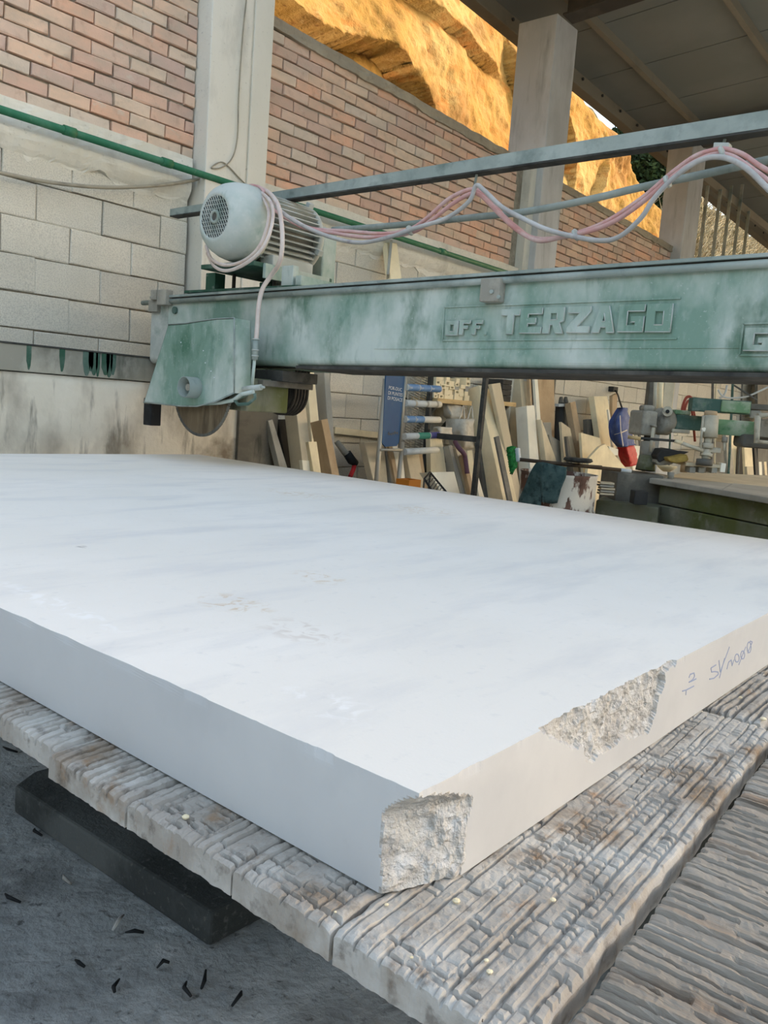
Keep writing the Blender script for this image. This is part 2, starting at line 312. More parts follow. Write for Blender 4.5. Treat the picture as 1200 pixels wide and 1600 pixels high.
M['cloth_green'] = MAT('damp green-grey rag', (58, 82, 82), [((86, 108, 106), 7, .45, .65), ((40, 58, 60), 18, .52, .68)], .95, [(.5, 120, .004)])
M['purple'] = MAT('purple strap', (108, 78, 92), [], .8)
M['yellow'] = MAT('dull yellow sack', (178, 150, 78), [((140, 116, 60), 10, .5, .68)], .8)
M['bristle'] = MAT('green bristle', (40, 128, 62), [((24, 92, 44), 60, .45, .6)], .8)
M['handle'] = MAT('broom stick', (70, 58, 46), [((96, 82, 66), 8, .5, .7)], .7)
M['drum'] = MAT('rusty drum', (112, 86, 74), [((72, 52, 44), 6, .54, .68, (1, 1, .6), .8), ((216, 210, 196), 9, .49, .535, (1, 1, .45), 1.0, 8)], .85, [(.4, 40, .004)])
M['moss'] = MAT('mossy concrete', (122, 122, 102), [((96, 102, 60), 2.2, .45, .62), ((150, 148, 130), 5, .56, .7), ((78, 78, 60), 3, .6, .74, (1, 1, .4))], .95, [(.5, 30, .008)])
M['machine_green'] = MAT('patchy machine green', (118, 150, 112), [((178, 184, 162), 8, .45, .62), ((66, 116, 74), 4, .55, .7), ((150, 104, 76), 5, .66, .76)], .8)
M['machine_dark'] = MAT('dark machine green', (74, 100, 90), [((120, 132, 120), 8, .48, .66), ((66, 116, 74), 4, .6, .72)], .8)
M['machine_cream'] = MAT('dust caked casting', (190, 182, 162), [((210, 202, 180), 6, .45, .64), ((140, 130, 112), 9, .55, .72)], .9, [(.4, 50, .006)])
M['grey_cast'] = MAT('dusty grey casting', (150, 146, 134), [((176, 170, 156), 7, .46, .66), ((108, 104, 96), 9, .56, .72)], .88, [(.4, 50, .006)])
M['hose_red'] = MAT('red hose', (158, 76, 60), [], .7)
M['ink'] = MAT('blue ink', (150, 162, 190), [], .7)
M['pine'] = MAT('pale pine', (206, 178, 128), [((180, 150, 104), 8, .5, .7, (1, 1, 4))], .8)
# ================================================================== LARGE STRUCTURE
WY = 4.57                                            # face of the back wall
# ---- floor
gx = np.concatenate([np.arange(-45, -3, 3), np.arange(-3, .3, .25), np.arange(.3, 2.2, .012), np.arange(2.2, 20.1, .6), np.arange(21, 60, 3)])
gy = np.concatenate([np.arange(-60, -9, 3), np.arange(-9, .2, .5), np.arange(.2, 2.6, .012), np.arange(2.6, 4.95, .3)])
XX, YY = np.meshgrid(gx, gy)
ZZ = -0.004 + .006 * fbm(XX * 6, YY * 6, 3) + .004 * np.clip(fbm(XX * 30, YY * 30, 5), 0, 1)
fl = grid_mesh('floor', np.stack([XX, YY, np.minimum(ZZ, 0.004)], -1), M['floor']); tag(fl, kind='structure')

# ---- block and brick wall, three bays between the columns
def brick_mesh(lx, ly, lz, j, seed):
    r = random.Random(seed); q = lambda: r.uniform(-j, j); c = .0045 if lz < .1 else .005; m = MB()
    f = [(-lx / 2 + c + q(), q() * .4, -lz / 2 + c + q()), (lx / 2 - c + q(), q() * .4, -lz / 2 + c + q()), (lx / 2 - c + q(), q() * .4, lz / 2 - c + q()), (-lx / 2 + c + q(), q() * .4, lz / 2 - c + q())]
    k = [(-lx / 2 + q(), c, -lz / 2 + q()), (lx / 2 + q(), c, -lz / 2 + q()), (lx / 2 + q(), c, lz / 2 + q()), (-lx / 2 + q(), c, lz / 2 + q())]
    b = [(p[0], ly, p[2]) for p in k]
    m.add(f + k + b, [(0, 1, 2, 3), (0, 4, 5, 1), (1, 5, 6, 2), (2, 6, 7, 3), (3, 7, 4, 0), (4, 8, 9, 5), (5, 9, 10, 6), (6, 10, 11, 7), (7, 11, 8, 4)])
    return m
BRK = [brick_mesh(1, 1, 1, .0, i) for i in range(1)]
brick_me = [brick_mesh(.241, .1, .067, .0042, i).mesh('brick', M['brick']) for i in range(9)]
half_me = [brick_mesh(.115, .1, .064, .003, 40 + i).mesh('brick', M['brick']) for i in range(3)]
block_me = [brick_mesh(.3965, .12, .1925, .0035, 60 + i).mesh('concrete_block', M['block']) for i in range(7)]
def piece(name, me, parent, loc, sx=1, sz=1):
    o = bpy.data.objects.new(name, me); COL.objects.link(o); o.parent = parent; o.location = Vector(loc) - wloc(parent); o.scale = (sx, 1, sz)
    o.rotation_euler = (rnd.uniform(-.012, .012), rnd.uniform(-.008, .008), rnd.uniform(-.012, .012)); return o
cope_z = lambda X: 3.745 - (X - 3.9) * .0215          # top of the coping
def wall_bay(name, x0, x1, bx0, bx1, kx0, kx1, kz0, cap=True):
    t = MB().box(x0, x1, WY + .020, WY + .24, 0, 3.62 if name != 'wall_right' else 2.6).build(name, M['mortar']); tag(t, kind='structure')
    if name == 'wall_right': MB().box(x0, 12.1, WY + .020, WY + .24, 2.6, 3.5).build('backing', M['mortar'], t)
    k = 0; z = 2.655
    while z < 3.9:
        xs = bx0 - (.125 if k % 2 else 0) + rnd.uniform(-.012, .012)
        while xs < bx1:
            a, b = max(xs, bx0), min(xs + .25, bx1); zt = min(z + .066, cope_z((a + b) / 2) - .055)
            if b - a > .05 and zt - z > .02:
                full = b - a > .2; me = rnd.choice(brick_me if full else half_me); L = .25 if full else .127
                piece('brick', me, t, ((a + b) / 2, WY + rnd.uniform(-.009, .006), (z + zt) / 2), (b - a) / L, (zt - z) / .066)
            xs += .25
        z += .0785; k += 1
    k = 0; z = 1.277
    while z > kz0: z -= .198; k += 1
    while z < 2.4:
        off = .165 if k % 2 else -.04
        xs = math.floor((kx0 - off) / .4) * .4 + off
        while xs < kx1:
            a, b = max(xs, kx0), min(xs + .4, kx1)
            if b - a > .06:
                zz0 = z; piece('concrete_block', rnd.choice(block_me), t, ((a + b) / 2, WY + rnd.uniform(-.005, .004), zz0 + .099), (b - a) / .4, 1)
            xs += .4
        z += .198; k += 1
    # tie beam at the top of the blocks, with its ragged lower plaster edge
    def band(zf0, zf1, yo, seed, mat, nm, nz=9):
        gx = np.arange(kx0, kx1 + .02, .03); A, B = np.meshgrid(gx, np.linspace(0, 1, nz))
        lo = zf0(A); hi = zf1(A); Zb = lo + (hi - lo) * B
        Y = WY - .004 - .042 * np.clip((Zb - 2.40) / .07, 0, 1) ** .7 + .010 * fbm(A * 7, Zb * 12, seed) + .005 * vnoise(A * 40, Zb * 40, seed)
        P = np.stack([A, Y, Zb], -1); return grid_mesh(nm, P, mat, t, skirt=(0, .07, 0), smooth=False)
    band(lambda x: 2.405 - .05 * np.clip((x - 2.1) / 1.2, 0, 1) + .08 * fbm(x * 4, x * 0, 8, 4), lambda x: 2.652 + .006 * vnoise(x * 5, x * 0, 4), 0, 9, M['concrete'], 'tie_beam', 20)
    gx = np.arange(max(bx0, kx0 - .1), bx1 + .02, .04); A, B = np.meshgrid(gx, np.linspace(0, 1, 6))
    top = cope_z(A); Zb = top - .075 * (1 - B) + (1 - B) * .015 * fbm(A * 9, A * 0, 5); Y = WY - .022 + .012 * fbm(A * 8, B * 3, 12)
    grid_mesh('coping', np.stack([A, Y, Zb + .006 * vnoise(A * 9, B, 3)], -1), M['coping'], t, skirt=(0, .28, 0), smooth=False)
    return t
wall_a = wall_bay('wall_left', -3, 3.36, .05, 3.38, .05, 3.36, 1.2)
wall_b = wall_bay('wall_middle', 3.85, 7.4, 3.85, 7.2, 3.85, 7.3, .55)
wall_c = wall_bay('wall_right', 7.9, 18.2, 8.05, 11.95, 7.9, 18.2, .55)

# ---- columns
def column(lab, x0, x1, y0, y1, z1, mat, groove=None):
    t = thing('concrete_column', lab, 'column', ((x0 + x1) / 2, (y0 + y1) / 2, 0), kind='structure')
    if groove:
        MB().box(x0, groove - .012, y0, y1, 0, z1).build('shaft', mat, t, .006); MB().box(groove + .004, x1, y0, y1, 0, z1).build('corner_strip', mat, t, .005)
        MB().box(groove - .02, groove + .01, y0 + .015, y1, 0, z1).build('groove_back', mat, t)
    else: MB().box(x0, x1, y0, y1, 0, z1).build('shaft', mat, t, .008)
    return t
column('pale cast concrete column between the two brick bays behind the motor', 3.385, 3.885, 4.44, 4.86, 5.2, M['concrete'], 3.72)
c2 = column('grey weathered concrete column carrying the shed roof above the yellow cliff', 7.44, 7.86, 4.43, 4.86, 5.06, M['concrete_grey'])
c3 = column('concrete column at the far end of the brick wall beside the railing', 11.15, 11.65, 4.43, 4.76, 4.95, M['concrete_grey'])
c4 = column('farthest concrete column behind the railing', 17.2, 17.75, 4.43, 4.9, 4.85, M['concrete_grey'])
MB().box(7.33, 7.44, 4.50, 4.60, 0, 3.7).build('plaster_return', M['concrete'], c2)

# ---- runway wall with the steel rail of the bridge
gx = np.arange(-3, 3.91, .05); gz = np.linspace(0, 1.235, 26); A, B = np.meshgrid(gx, gz)
P = np.stack([A, 4.25 + .010 * fbm(A * 4, B * 4, 31) - .004 * np.exp(-((B - .93 - .02 * vnoise(A * 6, A * 0, 2)) / .006) ** 2), B], -1)
rw = grid_mesh('wall_runway', P, M['runway'], None, skirt=(0, .31, 0)); tag(rw, kind='structure')
MB().box(3.58, 3.92, 4.225, 4.56, 0, 1.22).build('end_pad', M['rail_steel'], rw)
rl = thing('runway_rail', 'dark stained steel runway rail with green paint runs under the block wall', 'rail', (.5, 4.4, 1.235))
MB().box(-3, 3.86, 4.235, 4.55, 1.240, 1.376).build('rail_body', M['rail_face'], rl, .004)
MB().box(-3, 3.86, 4.228, 4.50, 1.376, 1.384).build('rail_cap', M['dark_steel'], rl)
def drip(px, w, z0, seed):
    X = PY(px, 560, 4.235).x; q = random.Random(seed); p = [(X - w / 2, 4.2345, 1.375)]
    for k in range(7): p.append((X - w / 2 + w * k / 6, 4.2345, 1.375 - (1.375 - z0) * (1 - (abs(k - 3) / 3.3) ** 2.5 * q.uniform(.4, .9))))
    p.append((X + w / 2, 4.2345, 1.375)); MB().prism(p, (0, -.0015, 0)).build('paint_run', M['green_dark'], rl)
drip(45, .026, 1.25, 1); drip(97, .032, 1.255, 2)
for k_, (x_, w_, z_) in enumerate(((136, .05, 1.243), (142, .03, 1.27), (147, .045, 1.25), (153, .025, 1.243), (165, .05, 1.255), (171, .04, 1.244), (177, .035, 1.26))): drip(x_, w_, z_, 10 + k_)

# ---- yellow cliff behind the wall
sky_px = [(-400, -1200), (300, -800), (700, -300), (830, -40), (868, 60), (890, 106), (905, 120), (930, 148), (945, 171), (970, 194), (985, 206), (1000, 261), (1012, 287), (1037, 335), (1041, 372), (1046, 420)]
CY = 8.6
sk = np.array([PY(x, y, CY + 1.0) for x, y in sky_px]); sk = sk[np.argsort(sk[:, 0])]
gx = np.concatenate([np.arange(-6, 2, .4), np.arange(2, sk[-1, 0], .045), [sk[-1, 0]]]); gv = np.linspace(0, 1, 230)
A, V = np.meshgrid(gx, gv); top = np.interp(A, sk[:, 0], sk[:, 2]); Zc = V * top
disp = .5 * fbm(A * .35, Zc * .4, 41, 3) + .14 * fbm(A * 1.3 + .6 * Zc, Zc * 1.2, 43, 4) + .05 * fbm(A * 5, Zc * 5, 44, 3) + .03 * fbm(A * 13, Zc * 9, 45, 3)
def ledge(pts, out, up, down, side=1):
    global disp
    q = np.array([PY(x, y, CY) for x, y in pts])
    best = np.full(A.shape, 1e9); sgn = np.zeros(A.shape); fade = np.ones(A.shape)
    for (a, b) in zip(q[:-1], q[1:]):
        ax, az, bx, bz = a[0], a[2], b[0], b[2]; dx, dz = bx - ax, bz - az; L2 = dx * dx + dz * dz
        t = np.clip(((A - ax) * dx + (Zc - az) * dz) / L2, 0, 1); px = ax + t * dx; pz = az + t * dz
        d = np.hypot(A - px, Zc - pz); s = np.where((dx * (Zc - az) - dz * (A - ax)) > 0, 1, -1) * side
        sgn = np.where(d < best, s, sgn); best = np.minimum(best, d)
    wob = best + .05 * fbm(A * 4, Zc * 4, 55, 3)
    disp = disp + np.where(sgn > 0, out * np.exp(-(np.maximum(wob, 0) / up) ** 2), -out * .8 * np.exp(-np.maximum(wob, 0) / down))
# drawn from the upper end downwards: the side towards the upper right bulges over the lower left
ledge([(380, -60), (470, -25), (545, 28), (588, 44), (640, 58), (676, 92), (700, 118), (716, 160), (712, 200)], .36, .8, .32, 1)
ledge([(400, -40), (470, 10), (520, 45), (540, 75), (600, 120), (640, 160), (700, 195)], .16, .35, .2, 1)
ledge([(650, -60), (720, 0), (770, 40), (800, 72), (830, 90)], .18, .5, .25, 1)
ledge([(868, 90), (880, 160), (884, 260), (900, 330)], .2, .5, .3, 1)
ledge([(1000, 258), (985, 290), (968, 330), (975, 360)], .16, .3, .25, 1)
ledge([(935, 150), (946, 200), (950, 260)], .16, .4, .25, 1)
Yc = CY + .4 + .06 * Zc - disp
Yc = Yc + np.clip((V - .93) / .07, 0, 1) ** 2 * .5
cl = grid_mesh('sandstone_cliff', np.stack([A, Yc, Zc], -1), M['rock'], None, skirt=lambda b: np.stack([b[:, 0], b[:, 1] + 5, b[:, 2] * .96], -1))
tag(cl, 'sunlit ochre sandstone cliff rising behind the brick wall', 'cliff', kind='thing')

# ---- shed roof over the far side of the yard
RX0, RX1, RE = 3.6, 26.0, 5.15                        # ends in X, eave in Y
rz = lambda X, Y: 5.325 - .037 * (X - 7.4) + .066 * (RE - Y)
RP = lambda X, Y, h=0: Vector((X, Y, rz(X, Y) + h))
rf = thing('ceiling', None, None, (12, 0, 5.2), kind='structure')
seams = sorted([PY(x, y, RE).x for x, y in ((896, 42), (920, 105), (969, 147), (1011, 184))])
step = 1.06
xs = [seams[1] + step * k for k in range(-5, 14)]
for a, b in zip(xs[:-1], xs[1:]):
    for y0, y1 in ((-8.0, -1.5), (-1.5, RE + .25)):
        g = .008
        MB().hexa([RP(a + g, y0 + g), RP(b - g, y0 + g), RP(b - g, y1), RP(a + g, y1), RP(a + g, y0 + g, .04), RP(b - g, y0 + g, .04), RP(b - g, y1, .04), RP(a + g, y1, .04)]).build('roof_panel', M['roof_panel'], rf)
MB().hexa([RP(RX0, -8, .045), RP(RX1, -8, .045), RP(RX1, RE + .2, .045), RP(RX0, RE + .2, .045), RP(RX0, -8, .08), RP(RX1, -8, .08), RP(RX1, RE + .2, .08), RP(RX0, RE + .2, .08)]).build('roof_deck', M['roof_beam'], rf)
def roof_hit(x, y):
    r = ray(x, y); lo, hi = 0.0, 40 / abs(r[0])
    for _ in range(60):
        m = (lo + hi) / 2; p = CAM + r * m
        if p[2] < rz(p[0], p[1]): lo = m
        else: hi = m
    return p
pur = [roof_hit(1010, 108)[1], roof_hit(1178, 45)[1]]
dy = pur[0] - pur[1]
for k in range(0, 6):
    y = pur[0] - dy * k
    MB().hexa([RP(xs[0], y - .03, -.09), RP(xs[-1], y - .03, -.09), RP(xs[-1], y + .03, -.09), RP(xs[0], y + .03, -.09), RP(xs[0], y - .03, -.001), RP(xs[-1], y - .03, -.001), RP(xs[-1], y + .03, -.001), RP(xs[0], y + .03, -.001)]).build('purlin', M['roof_steel'], rf)
MB().hexa([RP(xs[0], RE - .02, -.15), RP(xs[-1], RE - .02, -.15), RP(xs[-1], RE + .12, -.15), RP(xs[0], RE + .12, -.15), RP(xs[0], RE - .02, 0), RP(xs[-1], RE - .02, 0), RP(xs[-1], RE + .12, 0), RP(xs[0], RE + .12, 0)]).build('eave_beam', M['roof_steel'], rf, .01)
for k in range(26):
    X = xs[0] + .35 + k * .53
    MB().cyl(RP(X, RE - .03, -.06), RP(X, RE - .045, -.06), .018, n=8).build('bolt', M['dark_steel'], rf)
for X in (7.62, 11.4, 17.4):                          # rafters over the columns
    for (dz0, dz1, hw) in ((-.30, -.28, .10), (-.28, -.11, .02), (-.11, -.09, .10)):
        MB().hexa([RP(X - hw, -8, dz0), RP(X + hw, -8, dz0), RP(X + hw, 4.42, dz0), RP(X - hw, 4.42, dz0), RP(X - hw, -8, dz1), RP(X + hw, -8, dz1), RP(X + hw, 4.42, dz1), RP(X - hw, 4.42, dz1)]).build('rafter_flange' if hw > .05 else 'rafter_web', M['roof_beam'], rf)

# ---- trees, scrub slope and railing beyond the end of the wall
def leaf_tree(lab, base, blobs, n, seed, size):
    q = np.random.default_rng(seed); t = thing('pine_tree', lab, 'tree', base)
    MB().tube([Vector(base), Vector(base) + Vector((.1, 0, 3)), Vector(blobs[0][0])], [.28, .2, .06]).build('trunk', M['bark'], t)
    c = np.array([b[0] for b in blobs], float); r = np.array([b[1] for b in blobs], float); k = q.integers(0, len(blobs), n)
    d = q.normal(size=(n, 3)); d /= np.linalg.norm(d, axis=1)[:, None]; p = c[k] + d * (r[k] * (.55 + .45 * q.random(n)))[:, None]
    a = q.normal(size=(n, 3)); a /= np.linalg.norm(a, axis=1)[:, None]; b = np.cross(a, q.normal(size=(n, 3))); b /= np.linalg.norm(b, axis=1)[:, None]
    V = np.concatenate([p[:, None] + size * a[:, None], p[:, None] + size * .5 * b[:, None], p[:, None] - size * a[:, None], p[:, None] - size * .5 * b[:, None]], 1).reshape(-1, 3) - np.array(base)
    me = bpy.data.meshes.new('foliage'); me.from_pydata(V.tolist(), [], np.arange(4 * n).reshape(-1, 4).tolist()); me.materials.append(M['leaf'])
    o = bpy.data.objects.new('foliage', me); COL.objects.link(o); o.parent = t
    return t
D0 = 26
def bl(lst): return [(tuple(PD(x, y, D0 + dd)), r) for x, y, r, dd in lst]
leaf_tree('dark green pine filling the gap between cliff and roof', tuple(PD(1010, 700, D0 + 1) * 1)[:2] + (0,), bl([(1008, 250, .75, 0), (1030, 240, .8, .6), (1045, 280, .9, 1), (1018, 285, .9, .4), (1000, 225, .5, 1), (1035, 315, .9, 0), (1030, 205, .45, 1), (1000, 265, .8, 2), (1012, 310, .8, 2), (1050, 250, .8, 2), (1020, 262, .8, 3)]), 16000, 3, .10)
leaf_tree('small pine whose crown tips show against the sky behind the cliff top', tuple(PD(985, 700, D0 + 5))[:2] + (0,), bl([(965, 214, .35, 5), (978, 208, .4, 5), (990, 205, .4, 5), (1003, 208, .5, 5)]), 2600, 5, .09)
# scrub slope
gx = np.arange(17, 62, .4); gs = np.linspace(0, 1, 40); A, V = np.meshgrid(gx, gs)
sl = grid_mesh('scrub_slope', np.stack([A, 7.0 + 6 * V + .5 * fbm(A * .8, V * 6, 71), 1.5 + 8.7 * V + .5 * fbm(A * .7, V * 5, 72)], -1), M['earth'], None, skirt=(0, 0, -1)); tag(sl, kind='structure')
q = random.Random(11); m = MB()
for i in range(2600):
    X = q.uniform(25, 42); v = q.random() * (.72 if X < 31 else 1); p = Vector((X, 7 + 6 * v, 1.5 + 8.7 * v)); d = Vector((q.uniform(-1, 1), q.uniform(-1, .2), q.uniform(.5, 1.6))); L = q.uniform(.5, 1.3)
    c = Vector((q.uniform(-.5, .5), q.uniform(-.5, .5), q.uniform(-.7, 0)))
    m.tube([p + d * (L * t) + c * (L * t * t) for t in (0, .4, .7, 1)], [.02, .016, .011, .004], 3)
tag(m.build('dry_scrub', M['twig'], fix=False), 'tangle of dry branches and cane on the slope behind the railing', 'scrub', kind='stuff')
ra = thing('railing', 'grey steel railing of upright bars beside the far column', 'railing', (14.5, 4.6, 2.6))
for x0, y0, x1, y1 in ((1106, 290, 1091, 402), (1126, 296, 1111, 402), (1143, 290, 1128, 402), (1160, 288, 1148, 402), (1170, 330, 1165, 402)):
    a = PY(x0, y0, 4.62); b = PY(x1, y1, 4.62); MB().bar(a, (a.x, 4.62, 2.55), .045, .02).build('bar', M['dusty_steel'], ra)
MB().bar((11.7, 4.64, 2.62), (17.2, 4.64, 2.62), .05, .05).build('bottom_rail', M['rail_steel'], ra)
a = PY(1112, 285, 4.68); b = PY(1168, 340, 4.68); MB().bar((11.7, 4.68, a.z), (17.2, 4.68, a.z - .1), .06, .12).build('top_rail', M['roof_steel'], ra)
# ---- unseen banks added to block low skylight from the open sides
for nm, P0, P1, h in (('blocker_west', (-12, -40), (-12, 30), 6.5), ('blocker_south', (-40, -24), (60, -24), 9.0)):
    n = 60; u = np.linspace(0, 1, n); v = np.linspace(0, 1, 10); U, V = np.meshgrid(u, v)
    out = np.array([-1, 0]) if nm == 'blocker_west' else np.array([0, -1])
    X = P0[0] + (P1[0] - P0[0]) * U + out[0] * V * 6; Y = P0[1] + (P1[1] - P0[1]) * U + out[1] * V * 6
    g = grid_mesh('sky_blocker', np.stack([X, Y, h * V ** .8 * (1 + .25 * fbm(U * 14, V * 2, 81))], -1), M['earth'], None, skirt=(out[0] * 2, out[1] * 2, -.5)); tag(g, kind='structure')
# ================================================================== THE MARBLE SLAB
TT = 0.72                                             # top of the saw table
ST = 0.84                                             # top of the slab
NX, NY, FX, FY = .611, .435, 3.055, 3.956
rface = lambda x: NY + .0078 * (x - NX)
def marble_slab():
    left = np.concatenate([np.arange(FY, .80, -.04), np.arange(.80, NY, -.0035)])
    right = np.concatenate([np.arange(NX, 1.32, .0035), np.arange(1.32, FX, .03), [FX]])
    per = [(NX, y) for y in left] + [(x, rface(x)) for x in right]
    back = [(FX, y) for y in np.linspace(rface(FX), FY, 40)[1:]] + [(x, FY) for x in np.linspace(FX, NX, 30)[1:-1]]
    per = np.array(per + back); n = len(per); nz = 34
    zs = np.linspace(ST, TT + .001, nz); P = np.zeros((nz, n, 3)); P[:, :, 0] = per[:, 0]; P[:, :, 1] = per[:, 1]; P[:, :, 2] = zs[:, None]
    brk = np.zeros((nz, n))
    isl = np.arange(n) < len(left); isr = (np.arange(n) >= len(left)) & (np.arange(n) < len(left) + len(right))
    s = np.where(isl, per[:, 1], -per[:, 0]); S2, Z2 = np.meshgrid(s, zs)
    # rough patch on the right-hand edge
    Xp = P[:, :, 0]
    w_ = fbm(Xp * 22, Z2 * 22, 91, 4)
    dl = .86 + (ST - Z2) * 1.5 + .05 * w_; dr = 1.262 - (ST - Z2) * 1.0 + .05 * w_; zb = .748 + .03 * fbm(Xp * 14, Z2 * 0, 92, 3) + np.clip((1.0 - Xp) * .35, 0, 1)
    rough = isr[None, :] & (Xp > dl) & (Xp < dr) & (Z2 > zb)
    dep = .004 + .006 * (fbm(Xp * 60, Z2 * 60, 93, 3) + .4) + .004 * vnoise(Xp * 190, Z2 * 190, 94)
    P[:, :, 1] += np.where(rough, np.maximum(dep, .0008), 0); brk = np.where(rough, 1, brk)
    # small nibbles along both top edges
    nib = np.clip(vnoise(S2 * 45, S2 * 0, 95) * 1.6 + .35 * vnoise(S2 * 210, S2 * 0, 96) - .25, 0, 1) * .006 * np.clip(1 - (ST - Z2) / .012, 0, 1)
    P[:, :, 0] += np.where(isl[None, :], nib, 0); P[:, :, 1] += np.where(isr[None, :], nib * .5, 0)
    # broken corner: hollow under a thin standing top edge
    c = (P[:, :, 0] - NX) / .095 + (P[:, :, 1] - NY) / .040
    h = ST - Z2
    D = np.where(h < .007, 0, np.clip((h - .007) / .030, 0, 1) ** .55 * 1.0) * (1.0 - .10 * np.clip((h - .06) / .06, 0, 1))
    TP = (P[:, :, 0] - NX) - (P[:, :, 1] - NY)
    D = D * (1 + .10 * fbm(h * 30, TP * 12, 97, 3)) + np.where(D > 0, .08 * fbm(TP * 30, Z2 * 60, 98, 3), 0)
    hit = (c < D) & (isl | isr)[None, :]
    u = np.where(hit, (D - c) / 2, 0)
    P[:, :, 0] += u * .095; P[:, :, 1] += u * .040
    rg = np.where(hit, .0032 * fbm(TP * 70, Z2 * 110, 99, 3), 0); P[:, :, 0] += rg; P[:, :, 1] += rg
    brk = np.where(hit, 1, brk)
    V = P.reshape(-1, 3); idx = np.arange(nz * n).reshape(nz, n); nx = np.roll(np.arange(n), -1)
    F = np.stack([idx[:-1], idx[1:], idx[1:][:, nx], idx[:-1][:, nx]], -1); fb = (brk[:-1] + brk[1:] + brk[:-1][:, nx] + brk[1:][:, nx]) > 1.5
    F = F.reshape(-1, 4); fb = fb.ravel()
    faces = [tuple(int(k) for k in f) for f in F] + [tuple(int(k) for k in idx[0]), tuple(int(k) for k in idx[-1][::-1])]
    off = Vector(((NX + FX) / 2, (NY + FY) / 2, TT)); me = bpy.data.meshes.new('marble_slab')
    me.from_pydata((V - np.array(off)).tolist(), [], faces)
    for k in ('marble', 'marble_side_shade', 'marble_broken'): me.materials.append(M[k])
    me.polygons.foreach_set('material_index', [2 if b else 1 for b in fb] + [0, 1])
    o = bpy.data.objects.new('marble_slab', me); COL.objects.link(o); o.location = off
    return tag(o, 'huge thick white marble slab with a broken corner lying on the timber saw table', 'stone slab')
slab = marble_slab()
def ribbon(pts, wd, nrm):
    pts = [Vector(p) for p in pts]; m = MB(); nrm = Vector(nrm)
    for a, b in zip(pts[:-1], pts[1:]):
        t = (b - a); s_ = t.cross(nrm).normalized() * wd / 2; m.add([a - s_, b - s_, b + s_, a + s_, a - s_ - nrm * .0006, b - s_ - nrm * .0006, b + s_ - nrm * .0006, a + s_ - nrm * .0006], [(0, 1, 2, 3), (7, 6, 5, 4), (0, 4, 5, 1), (1, 5, 6, 2), (2, 6, 7, 3), (3, 7, 4, 0)])
    return m
def loop_(cx, cy, rx, ry, n=14, a0=0): return [(cx + rx * math.cos(a0 + 2 * math.pi * k / n), cy + ry * math.sin(a0 + 2 * math.pi * k / n)) for k in range(n + 1)]
ink = [[(832, 375), (850, 370), (885, 352)], [(850, 370), (848, 392)], [(862, 315), (868, 300), (885, 294), (888, 308), (878, 325), (862, 335), (875, 330), (895, 320)],
       [(955, 322), (975, 318), (996, 300), (994, 290), (978, 288), (965, 290), (962, 272), (985, 258)], [(1000, 318), (1024, 228)], [(998, 238), (1004, 290), (1046, 178)],
       [(1034, 278), (1042, 246), (1054, 236), (1058, 262), (1066, 236)], loop_(1080, 228, 10, 18), loop_(1106, 214, 9, 18), [(1088, 258), (1120, 178)], loop_(1135, 180, 9, 24), [(1128, 206), (1150, 156), (1140, 152)]]
for k, pl in enumerate(ink):
    pts = []
    for (x, y) in pl:
        p = PY(780 + x / 2.857, 950 + y / 2.857, NY); p.y = rface(p.x) - .0006; pts.append(p)
    ribbon(pts, .0022, (0, -1, 0)).build('handwriting', M['ink'], slab)

